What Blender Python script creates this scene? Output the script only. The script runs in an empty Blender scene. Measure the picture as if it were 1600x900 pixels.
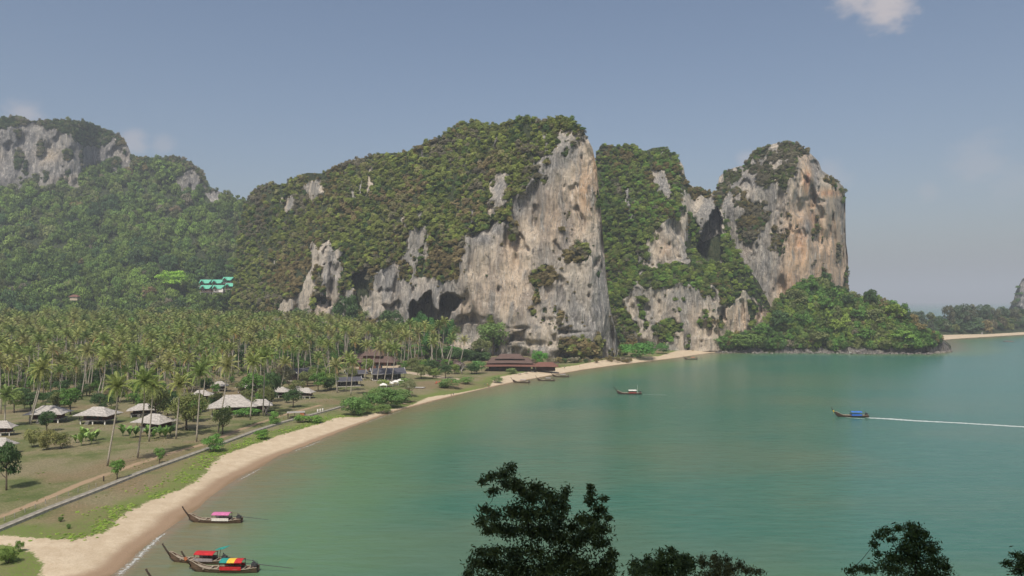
import bpy, math, random
import numpy as np
from mathutils import Vector, Matrix
random.seed(7); RS = np.random.RandomState(11)
SC = bpy.context.scene; COL = SC.collection
F = 1150.0; CH = 45.0; HY = 470.0          # focal length in photo pixels, camera height, horizon row

# ---------------------------------------------------------------- camera, exposure
cam = bpy.data.cameras.new('camera'); camo = bpy.data.objects.new('camera', cam); COL.objects.link(camo)
camo.location = (0, 0, CH); camo.rotation_euler = (math.radians(90), 0, 0)
cam.sensor_width = 36; cam.lens = 36 * F / 1600; cam.shift_y = -(450 - HY) / 1600
cam.clip_start = 0.5; cam.clip_end = 80000
SC.camera = camo
SC.view_settings.view_transform = 'Standard'; SC.view_settings.look = 'None'
SC.view_settings.exposure = 0.22; SC.view_settings.gamma = 1
SC.render.engine = 'CYCLES'
SC.cycles.max_bounces = 5; SC.cycles.diffuse_bounces = 2; SC.cycles.glossy_bounces = 2
SC.cycles.volume_bounces = 0; SC.cycles.transparent_max_bounces = 8
SC.cycles.use_denoising = True
SC.cycles.sample_clamp_indirect = 4

# ---------------------------------------------------------------- sun and sky
SUN_EL = math.radians(56); LD = (0.21, 0.978)         # light travels along +y, slightly +x
sl = bpy.data.lights.new('sun', 'SUN'); sl.energy = 3.4; sl.angle = math.radians(0.5); sl.color = (1, 0.93, 0.82)
so = bpy.data.objects.new('sun', sl); COL.objects.link(so)
dirv = Vector((LD[0] * math.cos(SUN_EL), LD[1] * math.cos(SUN_EL), -math.sin(SUN_EL)))
so.rotation_euler = dirv.to_track_quat('-Z', 'Y').to_euler(); so.location = (0, -50, 400)

def nn(nt, t, **kw):
    n = nt.nodes.new(t)
    for k, v in kw.items():
        if k.startswith('i_'):
            n.inputs[int(k[2:]) if k[2:].isdigit() else k[2:].replace('_', ' ')].default_value = v
        else: setattr(n, k, v)
    return n

def mathn(nt, op, a, b=None, c=None, clamp=False):
    n = nt.nodes.new('ShaderNodeMath'); n.operation = op; n.use_clamp = clamp
    for i, v in enumerate((a, b, c)):
        if v is None: continue
        if isinstance(v, (int, float)): n.inputs[i].default_value = v
        else: nt.links.new(v, n.inputs[i])
    return n.outputs[0]

def mixc(nt, f, a, b, mode='MIX'):
    n = nt.nodes.new('ShaderNodeMix'); n.data_type = 'RGBA'; n.blend_type = mode
    for i, v in ((0, f), (6, a), (7, b)):
        if isinstance(v, (int, float)): n.inputs[i].default_value = v
        elif isinstance(v, (tuple, list)): n.inputs[i].default_value = (*v, 1) if len(v) == 3 else v
        else: nt.links.new(v, n.inputs[i])
    return n.outputs[2]

def ramp(nt, v, lo, hi):
    n = nt.nodes.new('ShaderNodeMapRange'); n.interpolation_type = 'SMOOTHSTEP'
    nt.links.new(v, n.inputs[0]); n.inputs[1].default_value = lo; n.inputs[2].default_value = hi
    return n.outputs[0]

def noise(nt, vec, scale, detail=4, rough=0.55, sc=None):
    if sc is not None:
        m = nt.nodes.new('ShaderNodeMapping'); m.inputs['Scale'].default_value = sc; nt.links.new(vec, m.inputs[0]); vec = m.outputs[0]
    n = nt.nodes.new('ShaderNodeTexNoise'); n.inputs['Scale'].default_value = scale
    n.inputs['Detail'].default_value = detail; n.inputs['Roughness'].default_value = rough
    nt.links.new(vec, n.inputs['Vector']); return n.outputs['Fac']

def attr(nt, name, out='Fac', kind='GEOMETRY'):
    n = nt.nodes.new('ShaderNodeAttribute'); n.attribute_name = name; n.attribute_type = kind
    return n.outputs[out]

W = bpy.data.worlds.new('World'); SC.world = W; W.use_nodes = True
nt = W.node_tree; nt.nodes.clear()
sky = nn(nt, 'ShaderNodeTexSky', sky_type='NISHITA', sun_disc=False, sun_elevation=SUN_EL,
         sun_rotation=math.atan2(-LD[0], -LD[1]), altitude=10, air_density=1.0, dust_density=3.0, ozone_density=1.6)
tc = nn(nt, 'ShaderNodeTexCoord')
def pdir(px, py):
    v = Vector(((px - 800) / F, 1, (HY - py) / F)); return v.normalized()
cn = noise(nt, tc.outputs['Generated'], 14, 6, 0.6, (1, 1, 1.8)); cn2 = noise(nt, tc.outputs['Generated'], 55, 4, 0.6, (1, 1, 1.8))
csum = None
for (px, py, r, st) in ((1378, 8, 0.052, 0.9), (1345, -15, 0.05, 0.8), (208, 220, 0.028, 0.45), (255, 226, 0.022, 0.28), (40, 182, 0.035, 0.5),
                        (1530, 262, 0.06, 0.25), (1585, 285, 0.06, 0.2), (1452, 298, 0.02, 0.2), (1300, 272, 0.04, 0.25), (1168, 250, 0.022, 0.35),
                        (2100, 120, 0.12, 0.6), (-420, 90, 0.11, 0.6), (600, -700, 0.12, 0.7), (2900, -300, 0.15, 0.6), (-1900, 0, .15, .6)):
    d = pdir(px, py)
    vm = nt.nodes.new('ShaderNodeVectorMath'); vm.operation = 'DISTANCE'; nt.links.new(tc.outputs['Generated'], vm.inputs[0]); vm.inputs[1].default_value = d
    a = mathn(nt, 'SUBTRACT', 1.0, mathn(nt, 'DIVIDE', vm.outputs['Value'], r), clamp=True)
    a = mathn(nt, 'ADD', a, mathn(nt, 'MULTIPLY', mathn(nt, 'SUBTRACT', mathn(nt, 'ADD', mathn(nt, 'MULTIPLY', cn, .65), mathn(nt, 'MULTIPLY', cn2, .35)), .5), 1.9))
    a = mathn(nt, 'MULTIPLY', ramp(nt, a, .22, .95), st)
    e = mathn(nt, 'SUBTRACT', 1.0, mathn(nt, 'DIVIDE', vm.outputs['Value'], r * 1.25), clamp=True)
    a = mathn(nt, 'MULTIPLY', a, ramp(nt, e, 0.0, .45))
    csum = a if csum is None else mathn(nt, 'MAXIMUM', csum, a)
skc = mixc(nt, 1.0, sky.outputs[0], (1.0, 0.97, 0.95), 'MULTIPLY')
skyc = mixc(nt, csum, skc, (5.0, 4.6, 4.7))
bg = nn(nt, 'ShaderNodeBackground', i_1=0.100); nt.links.new(skyc, bg.inputs[0])
wo = nn(nt, 'ShaderNodeOutputWorld'); nt.links.new(bg.outputs[0], wo.inputs[0])

# ---------------------------------------------------------------- helpers
def at(px, py, z=0.0, D=None):
    """photo pixel -> world point on the level z (or at distance D)"""
    if D is None: D = (CH - z) * F / (py - HY)
    return np.array([(px - 800) / F * D, D, CH - (py - HY) / F * D])

def tag(o, label=None, cat=None, group=None, kind=None):
    if label: o['label'] = label
    if cat: o['category'] = cat
    if group: o['group'] = group
    if kind: o['kind'] = kind
    return o

def mesh(name, V, Fc, mat=None, smooth=False, attrs=None, mi=None):
    me = bpy.data.meshes.new(name)
    V = np.asarray(V, dtype=np.float64)
    if isinstance(Fc, np.ndarray) and len(Fc):
        n, k = Fc.shape
        me.vertices.add(len(V)); me.vertices.foreach_set('co', V.ravel())
        me.loops.add(n * k); me.loops.foreach_set('vertex_index', Fc.ravel().astype(np.int32))
        me.polygons.add(n); me.polygons.foreach_set('loop_start', np.arange(0, n * k, k, dtype=np.int32))
        me.update(calc_edges=True); me.validate()
    else:
        me.from_pydata([tuple(v) for v in V], [], [tuple(f) for f in Fc]); me.update()
    for m in (mat if isinstance(mat, (list, tuple)) else [mat]):
        if m: me.materials.append(m)
    if mi is not None: me.polygons.foreach_set('material_index', np.asarray(mi, dtype=np.int32))
    if smooth: me.polygons.foreach_set('use_smooth', np.ones(len(me.polygons), dtype=bool))
    for k, a in (attrs or {}).items():
        a = np.asarray(a, dtype=np.float32)
        if a.ndim == 1:
            t = me.attributes.new(k, 'FLOAT', 'POINT'); t.data.foreach_set('value', a)
        else:
            t = me.attributes.new(k, 'FLOAT_VECTOR', 'POINT'); t.data.foreach_set('vector', a.ravel())
    return me

def obj(name, me, parent=None, loc=None, rot=None, sc=None):
    o = bpy.data.objects.new(name, me); COL.objects.link(o)
    if parent: o.parent = parent
    if loc is not None: o.location = [float(c) for c in loc]
    if rot is not None: o.rotation_euler = rot if hasattr(rot, '__len__') else (0, 0, rot)
    if sc is not None: o.scale = sc if hasattr(sc, '__len__') else (sc, sc, sc)
    return o

def empty(name, label, cat, loc=(0, 0, 0), rz=0, group=None, sc=None):
    o = obj(name, None, None, loc, rz, sc); return tag(o, label, cat, group)

def copy_tree(o, parent=None):
    c = o.copy(); COL.objects.link(c); c.parent = parent
    for ch in o.children: copy_tree(ch, c)
    return c

# gradient-ish value noise in numpy
_perm = RS.permutation(256).astype(np.int64); _val = RS.rand(256) * 2 - 1
def vnoise(P):
    i = np.floor(P).astype(np.int64); f = P - i; f = f * f * (3 - 2 * f)
    def h(a, b, c): return _val[_perm[(_perm[(_perm[a & 255] + b) & 255] + c) & 255]]
    x, y, z = i[..., 0], i[..., 1], i[..., 2]; fx, fy, fz = f[..., 0], f[..., 1], f[..., 2]
    def l(a, b, t): return a + (b - a) * t
    return l(l(l(h(x, y, z), h(x + 1, y, z), fx), l(h(x, y + 1, z), h(x + 1, y + 1, z), fx), fy),
             l(l(h(x, y, z + 1), h(x + 1, y, z + 1), fx), l(h(x, y + 1, z + 1), h(x + 1, y + 1, z + 1), fx), fy), fz)
def fbm(P, s, octv=4, sc=(1, 1, 1), off=0.0, rough=0.5):
    P = P * np.array(sc) / s + off; t = 0; a = 1; n = 0
    for k in range(octv):
        t = t + a * vnoise(P); n += a; P = P * 2.03 + 17.3; a *= rough
    return t / n

def sdist_line(X, Y, pts):
    """unsigned distance to a polyline"""
    best = np.full(X.shape, 1e9)
    for (x0, y0), (x1, y1) in zip(pts[:-1], pts[1:]):
        dx, dy = x1 - x0, y1 - y0; L = dx * dx + dy * dy + 1e-9
        t = np.clip(((X - x0) * dx + (Y - y0) * dy) / L, 0, 1)
        best = np.minimum(best, np.hypot(X - x0 - t * dx, Y - y0 - t * dy))
    return best
def inside(X, Y, poly):
    r = np.zeros(X.shape, bool); n = len(poly)
    for k in range(n):
        x0, y0 = poly[k]; x1, y1 = poly[(k + 1) % n]
        c = ((y0 > Y) != (y1 > Y)) & (X < (x1 - x0) * (Y - y0) / (y1 - y0 + 1e-12) + x0); r ^= c
    return r
def sd_poly(X, Y, poly):
    d = sdist_line(X, Y, list(poly) + [poly[0]]); return np.where(inside(X, Y, poly), d, -d)

def smoothstep(x, a, b):
    t = np.clip((x - a) / (b - a), 0, 1); return t * t * (3 - 2 * t)

# ---------------------------------------------------------------- materials
def newmat(name):
    m = bpy.data.materials.new(name); m.use_nodes = True; nt = m.node_tree; nt.nodes.clear()
    out = nt.nodes.new('ShaderNodeOutputMaterial'); b = nt.nodes.new('ShaderNodeBsdfPrincipled')
    nt.links.new(b.outputs[0], out.inputs[0]); b.inputs['Roughness'].default_value = 0.85
    b.inputs['Specular IOR Level'].default_value = 0.15
    return m, nt, b

def pmat(name, col, rough=0.8, var=0.25, scale=2.0, spec=0.2, metal=0, stretch=(1, 1, 1)):
    m, nt, b = newmat(name)
    g = nn(nt, 'ShaderNodeTexCoord'); n = noise(nt, g.outputs['Object'], scale, 5, .6, stretch)
    hi = tuple(min(1, c * (1 + var)) for c in col); lo = tuple(c * (1 - var) for c in col)
    nt.links.new(mixc(nt, ramp(nt, n, .3, .7), lo, hi), b.inputs['Base Color'])
    b.inputs['Roughness'].default_value = rough; b.inputs['Specular IOR Level'].default_value = spec; b.inputs['Metallic'].default_value = metal
    return m

def leafmat(name, boost=1.0, trans=0.0, dry=None):
    """colour of each plant comes from its own 'tint'"""
    m, nt, b = newmat(name)
    t = attr(nt, 'tint', 'Color', 'INSTANCER')
    v = attr(nt, 'lv')                      # per-leaf variation 0..1
    c = mixc(nt, v, mixc(nt, 1.0, t, (.62, .66, .6), 'MULTIPLY'), mixc(nt, 1.0, t, (1.36, 1.32, 1.2), 'MULTIPLY'))
    if dry: c = mixc(nt, 1.0, c, dry, 'MULTIPLY')
    if boost != 1: c = mixc(nt, 1.0, c, (boost,) * 3, 'MULTIPLY')
    nt.links.new(c, b.inputs['Base Color']); b.inputs['Roughness'].default_value = .6
    b.inputs['Specular IOR Level'].default_value = .25
    if trans:
        out = nt.nodes['Material Output']; tr = nt.nodes.new('ShaderNodeBsdfTranslucent'); mx = nt.nodes.new('ShaderNodeMixShader')
        nt.links.new(c, tr.inputs[0]); mx.inputs[0].default_value = trans
        nt.links.new(b.outputs[0], mx.inputs[1]); nt.links.new(tr.outputs[0], mx.inputs[2]); nt.links.new(mx.outputs[0], out.inputs[0])
    return m

LEAF = leafmat('leaf', 2.0, 0.25)
PALML = leafmat('palm_leaf', 1.35, 0.25)
PDRY = leafmat('dry_palm_leaf', 1.3, .1, (1.35, .82, .9))
BARK = pmat('bark', (.13, .105, .08), .9, .35, 3)
PBARK = pmat('palm_bark', (.38, .345, .285), .9, .25, 4, stretch=(.4, .4, 3))
DBARK = pmat('dark_bark', (.05, .042, .035), .9, .3, 5)

def rockmat(name, grey, cream, warm, fine=1.0):
    m, nt, b = newmat(name)
    g = nn(nt, 'ShaderNodeNewGeometry'); P = g.outputs['Position']
    wn = nt.nodes.new('ShaderNodeTexNoise'); wn.inputs['Scale'].default_value = .03 * fine; wn.inputs['Detail'].default_value = 3; nt.links.new(P, wn.inputs['Vector'])
    wa = nt.nodes.new('ShaderNodeVectorMath'); wa.operation = 'MULTIPLY_ADD'; nt.links.new(wn.outputs['Color'], wa.inputs[0]); wa.inputs[1].default_value = (10 / fine, 10 / fine, 26 / fine); nt.links.new(P, wa.inputs[2]); P = wa.outputs[0]
    veg = attr(nt, 'veg'); wm = attr(nt, 'warm'); gm = attr(nt, 'grey')
    st = noise(nt, P, .16 * fine, 6, .62, (1, 1, .10)); st2 = noise(nt, P, .62 * fine, 8, .72, (1, 1, .055)); st3 = noise(nt, P, 1.5 * fine, 4, .6, (1, 1, .03))
    bl = noise(nt, P, .045 * fine, 6, .6, (1, 1, .5)); fi = noise(nt, P, .5 * fine, 6, .7)
    pit = noise(nt, P, .13 * fine, 5, .7, (1, 1, .45))
    c = mixc(nt, ramp(nt, mathn(nt, 'ADD', bl, mathn(nt, 'MULTIPLY', mathn(nt, 'SUBTRACT', st, .5), .8)), .42, .60), grey, cream)
    c = mixc(nt, mathn(nt, 'MULTIPLY', wm, ramp(nt, st, .30, .50)), c, warm)
    c = mixc(nt, mathn(nt, 'MULTIPLY', ramp(nt, wm, .75, 1.5), ramp(nt, bl, .3, .6)), c, (.40, .15, .08))
    dk = mathn(nt, 'MULTIPLY', ramp(nt, st2, .50, .36), .5)
    c = mixc(nt, dk, c, (.13, .13, .13))
    c = mixc(nt, mathn(nt, 'MULTIPLY', gm, .8, None, True), c, mixc(nt, ramp(nt, st2, .38, .6), (.11, .11, .115), (.27, .265, .26)))
    c = mixc(nt, mathn(nt, 'MULTIPLY', ramp(nt, st2, .54, .62), .6), c, (.60, .56, .50))
    sv = noise(nt, P, .30 * fine, 5, .65, (1, 1, .09)); c = mixc(nt, mathn(nt, 'MULTIPLY', ramp(nt, sv, .42, .34), .45), c, (.12, .12, .12))
    c = mixc(nt, mathn(nt, 'MULTIPLY', ramp(nt, pit, .43, .33), .75), c, (.065, .06, .055))
    c = mixc(nt, mathn(nt, 'MULTIPLY', ramp(nt, fi, .35, .7), .25), c, (.5, .47, .42))
    c = mixc(nt, mathn(nt, 'MULTIPLY', ramp(nt, st3, .44, .34), .75), c, (.095, .095, .09))
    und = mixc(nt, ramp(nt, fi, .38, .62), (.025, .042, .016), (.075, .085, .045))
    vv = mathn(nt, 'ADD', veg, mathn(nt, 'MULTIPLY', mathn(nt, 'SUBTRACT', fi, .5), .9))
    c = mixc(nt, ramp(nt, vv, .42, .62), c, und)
    nt.links.new(c, b.inputs['Base Color']); b.inputs['Roughness'].default_value = .92
    bp = nt.nodes.new('ShaderNodeBump'); bp.inputs['Strength'].default_value = 1.0; bp.inputs['Distance'].default_value = 2.4 / fine
    hh = mathn(nt, 'ADD', mathn(nt, 'ADD', st, mathn(nt, 'MULTIPLY', st2, .45)), mathn(nt, 'ADD', mathn(nt, 'MULTIPLY', fi, .5), mathn(nt, 'MULTIPLY', pit, .8)))
    nt.links.new(hh, bp.inputs['Height']); nt.links.new(bp.outputs[0], b.inputs['Normal'])
    return m
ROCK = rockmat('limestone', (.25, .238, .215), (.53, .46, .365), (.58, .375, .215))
SHOREROCK = rockmat('shore_rock', (.085, .08, .075), (.17, .155, .135), (.14, .11, .08), 2.0)
ROCKFAR = rockmat('limestone_far', (.16, .155, .155), (.27, .255, .225), (.42, .33, .22), .6)
# ---------------------------------------------------------------- coast lines (measured in the photo, laid on the ground)
def line(pts, z=0.0): return [tuple(at(x, y, z)[:2]) for x, y in pts]
SHORE_PX = [(182, 900), (215, 868), (262, 832), (300, 802), (340, 772), (380, 745), (440, 712), (500, 688), (560, 664), (620, 642), (700, 621), (760, 607),
            (800, 598), (860, 587), (910, 578), (960, 571), (1010, 565), (1060, 559), (1112, 551), (1180, 549.5), (1250, 549), (1320, 550.5), (1400, 551), (1450, 551), (1484, 546), (1482, 537),
            (1476, 531), (1500, 529), (1540, 526.5), (1600, 523), (1700, 519), (1850, 514)]
SHORE = [(1500, -300), (700, -60), (400, 30), (200, 62), (110, 72), (40, 74), (-20, 70), (-60, 72), (-84, 82), (-80, 98)] + line(SHORE_PX)
LANDP = SHORE + [(2300, 1290), (2300, 1420), (900, 1340), (640, 1330), (480, 1400), (300, 1700), (0, 2600), (-3500, 2600), (-3500, -700), (1500, -700)]
GRASS_PX = [(20, 960), (60, 900), (67, 880), (48, 864), (12, 853), (-60, 857), (-60, 838), (0, 837), (60, 843), (112, 845), (165, 828), (185, 806), (232, 782), (300, 752), (318, 738), (345, 712), (430, 682), (500, 660), (530, 650), (560, 648),
            (600, 637), (640, 629), (670, 617), (720, 609), (765, 600), (775, 590), (830, 580), (900, 570.5), (960, 560), (1030, 556), (1060, 548), (1110, 546)]
GRASSL = [(-150, 60), (-105, 90)] + line(GRASS_PX, 1.5)
GRASSP = GRASSL + [(600, 680), (-3000, 2500), (-3000, 60)]
WALL_PX = [(-60, 868), (0, 828), (75, 797), (150, 768), (225, 738), (320, 704), (352, 692), (400, 674), (440, 661), (520, 640), (560, 628), (600, 618)]
WALLL = line(WALL_PX, 2.0)
TRACK_PX = [(-80, 832), (0, 805), (60, 782), (130, 752), (200, 728), (260, 708), (320, 692), (380, 668), (440, 648), (500, 632)]
TRACKL = line(TRACK_PX, 2.0)
TRACK2L = line([(230, 575), (262, 560), (275, 552)], 4) ; TRACK3L = line([(480, 562), (540, 572), (640, 580), (720, 590)], 3)

def ground_z(X, Y, d=None):
    X = np.asarray(X, float); Y = np.asarray(Y, float)
    if d is None: d = sd_poly(X, Y, LANDP)
    z = np.where(d > 0, 1.7 * smoothstep(d, 0, 19), np.maximum(-2.5, d * .12))
    inl = smoothstep(d, 25, 90)
    P = np.stack([X, Y, X * 0], -1)
    z = z + inl * (.5 + .5 * fbm(P, 45, 3))
    back = smoothstep(Y - 0.25 * X, 420, 900) * smoothstep(d, 40, 200) * np.where(X < 300, 1, 0)
    z = z + back * 16
    # headland the picture is taken from; unseen cliff behind added to shade near trees
    hill = 43.2 * np.clip(1 - Y / 74, 0, 1) ** 1.08 + np.clip(-Y - 14, 0, 30) * 4.8 + np.clip(-Y - 44, 0, 400) * .12
    hill = hill * smoothstep(X, -190, -60) * np.where(Y > -20, smoothstep(X + 0 * Y, -190, -60), 1)
    hn = fbm(P, 16, 3) * 1.6 * smoothstep(Y, 80, 50) * smoothstep(hill, 1, 12)
    return np.maximum(z, np.where(d > 0, hill + hn, -3))

def axis(segs):
    a = []
    for lo, hi, st in segs: a += list(np.arange(lo, hi, st))
    return np.array(a + [segs[-1][1]], float)

def grid_faces(nj, ni):
    j, i = np.meshgrid(np.arange(nj - 1), np.arange(ni - 1), indexing='ij'); a = (j * ni + i).ravel()
    return np.stack([a, a + 1, a + ni + 1, a + ni], 1)

gx = axis([(-3500, -700, 200), (-700, -420, 14), (-420, -200, 4), (-200, 120, 2.0), (120, 420, 4), (420, 1000, 12), (1000, 2300, 80)])
gy = axis([(-700, -60, 40), (-60, 90, 3), (90, 330, 2.0), (330, 720, 4), (720, 1340, 12), (1340, 2600, 120)])
GX, GY = np.meshgrid(gx, gy); dS = sd_poly(GX, GY, LANDP); GZ = ground_z(GX, GY, dS)
dG = sd_poly(GX, GY, GRASSP); dW = sdist_line(GX, GY, TRACKL); dT = np.minimum(sdist_line(GX, GY, TRACK2L), sdist_line(GX, GY, TRACK3L))
m, nt, b = newmat('ground')
P = nn(nt, 'ShaderNodeNewGeometry').outputs['Position']
shore = attr(nt, 'shore'); dg = attr(nt, 'dgrass'); tr = attr(nt, 'track'); tr2 = attr(nt, 'track2')
n1 = noise(nt, P, .05, 6, .6); n2 = noise(nt, P, .35, 6, .65); n3 = noise(nt, P, 2.2, 5, .65); n4 = noise(nt, P, .018, 4, .55)
sand = mixc(nt, ramp(nt, n2, .35, .7), (.50, .405, .285), (.60, .505, .37)); sand = mixc(nt, mathn(nt, 'MULTIPLY', ramp(nt, n3, .45, .7), .35), sand, (.40, .29, .19))
wetl = mathn(nt, 'ADD', shore, mathn(nt, 'MULTIPLY', mathn(nt, 'SUBTRACT', n1, .5), 5))
sand = mixc(nt, ramp(nt, wetl, 6.5, 3.0), sand, (.31, .22, .145)); sand = mixc(nt, ramp(nt, wetl, 2.2, .4), sand, (.235, .165, .10))
gr = mixc(nt, ramp(nt, n2, .32, .68), (.13, .158, .055), (.245, .225, .118))
gr = mixc(nt, ramp(nt, n1, .42, .60), gr, (.275, .23, .145))
gr = mixc(nt, mathn(nt, 'MULTIPLY', ramp(nt, n1, .47, .36), .7), gr, (.10, .135, .045))
gr = mixc(nt, mathn(nt, 'MULTIPLY', ramp(nt, n4, .52, .60), .75), gr, (.27, .19, .12))
gr = mixc(nt, mathn(nt, 'MULTIPLY', ramp(nt, n3, .62, .45), .45), gr, (.07, .085, .03))
crn = mathn(nt, 'ADD', dg, mathn(nt, 'ADD', mathn(nt, 'MULTIPLY', mathn(nt, 'SUBTRACT', n2, .5), 9), mathn(nt, 'MULTIPLY', mathn(nt, 'SUBTRACT', n1, .5), 12)))
creep = mathn(nt, 'MULTIPLY', ramp(nt, crn, 9, 3), ramp(nt, mathn(nt, 'ADD', n3, mathn(nt, 'MULTIPLY', n1, .6)), .68, .84))
gr = mixc(nt, mathn(nt, 'MULTIPLY', ramp(nt, crn, 13, 7), .35), gr, (.20, .20, .09))
gr = mixc(nt, mathn(nt, 'MULTIPLY', creep, .9), gr, mixc(nt, n3, (.10, .16, .03), (.18, .235, .06)))
dirt = (.37, .265, .175)
tn = mathn(nt, 'ADD', tr, mathn(nt, 'MULTIPLY', mathn(nt, 'SUBTRACT', n2, .5), 1.8)); gr = mixc(nt, mathn(nt, 'MULTIPLY', ramp(nt, tn, 1.5, .7), .9), gr, dirt)
tn2 = mathn(nt, 'ADD', tr2, mathn(nt, 'MULTIPLY', mathn(nt, 'SUBTRACT', n2, .5), 6)); gr = mixc(nt, mathn(nt, 'MULTIPLY', ramp(nt, tn2, 5, 2.5), .9), gr, (.46, .37, .28))
edge = mathn(nt, 'ADD', dg, mathn(nt, 'ADD', mathn(nt, 'MULTIPLY', mathn(nt, 'SUBTRACT', n2, .5), 4.5), mathn(nt, 'MULTIPLY', mathn(nt, 'SUBTRACT', n3, .5), 2.5)))
c = mixc(nt, ramp(nt, edge, -.3, .5), sand, gr)
nt.links.new(c, b.inputs['Base Color']); b.inputs['Roughness'].default_value = .95
bp = nn(nt, 'ShaderNodeBump', i_Strength=.5, i_Distance=.25); nt.links.new(mathn(nt, 'ADD', n3, n2), bp.inputs['Height']); nt.links.new(bp.outputs[0], b.inputs['Normal'])
GROUND = m
V = np.stack([GX, GY, GZ], -1).reshape(-1, 3)
go = obj('ground', mesh('ground', V, grid_faces(*GX.shape), m, True, {'shore': (dS * (1 + 1.9 * smoothstep(GY, 190, 330))).ravel(), 'dgrass': dG.ravel(), 'track': dW.ravel(), 'track2': dT.ravel()}))
tag(go, kind='structure')

# sea
wx = axis([(-30000, -3000, 9000), (-3000, -300, 900), (-300, -150, 10), (-150, 300, 5), (300, 900, 25), (900, 3000, 300), (3000, 30000, 9000)])
wy = axis([(-30000, -700, 9000), (-700, 60, 100), (60, 400, 5), (400, 900, 8), (900, 1500, 60), (1500, 3000, 500), (3000, 30000, 9000)])
WX, WY = np.meshgrid(wx, wy); wd = -sd_poly(WX, WY, LANDP)
m, nt, b = newmat('sea_water')
P = nn(nt, 'ShaderNodeNewGeometry').outputs['Position']; d = attr(nt, 'off')
b1 = noise(nt, P, .006, 5, .55, (1, 2.2, 1)); b2 = noise(nt, P, .02, 5, .6, (.5, 1.6, 1)); b3 = noise(nt, P, .10, 4, .6, (.35, 1.4, 1))
dd = mathn(nt, 'ADD', d, mathn(nt, 'ADD', mathn(nt, 'MULTIPLY', mathn(nt, 'SUBTRACT', b2, .5), 22), mathn(nt, 'MULTIPLY', mathn(nt, 'SUBTRACT', b3, .5), 6)))
deep = mixc(nt, ramp(nt, b1, .42, .58), (.044, .145, .104), (.082, .150, .098))
deep = mixc(nt, mathn(nt, 'MULTIPLY', ramp(nt, b2, .5, .75), .3), deep, (.075, .19, .135))
sx = nn(nt, 'ShaderNodeSeparateXYZ'); nt.links.new(P, sx.inputs[0])
deep = mixc(nt, mathn(nt, 'MULTIPLY', ramp(nt, mathn(nt, 'ADD', sx.outputs[0], mathn(nt, 'MULTIPLY', b1, 160)), 130, 420), .75), deep, (.045, .17, .14))
c = mixc(nt, ramp(nt, dd, 58, 24), deep, (.105, .195, .095))
c = mixc(nt, ramp(nt, dd, 26, 3), c, (.185, .165, .085))
c = mixc(nt, ramp(nt, d, 3.0, .0), c, (.235, .17, .105))
rp = noise(nt, P, .5, 4, .65, (.22, 1.3, 1)); c = mixc(nt, mathn(nt, 'MULTIPLY', ramp(nt, rp, .38, .68), .30), c, (.12, .22, .165)); rq = noise(nt, P, 1.5, 3, .6, (.25, 1.2, 1)); c = mixc(nt, mathn(nt, 'MULTIPLY', ramp(nt, rq, .5, .8), .22), c, (.03, .10, .075))
nt.links.new(c, b.inputs['Base Color']); b.inputs['Roughness'].default_value = .22; b.inputs['IOR'].default_value = 1.33; b.inputs['Specular IOR Level'].default_value = .4
w1 = noise(nt, P, .45, 4, .6, (.45, 1, 1)); w2 = noise(nt, P, 1.9, 3, .6, (.5, 1, 1))
bp = nn(nt, 'ShaderNodeBump', i_Strength=.5, i_Distance=.3); nt.links.new(mathn(nt, 'ADD', w1, mathn(nt, 'MULTIPLY', w2, .35)), bp.inputs['Height']); nt.links.new(bp.outputs[0], b.inputs['Normal'])
V = np.stack([WX, WY, WX * 0], -1).reshape(-1, 3)
tag(obj('sea_water', mesh('sea_water', V, grid_faces(*WX.shape), m, True, {'off': wd.ravel()})), kind='structure')

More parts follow.
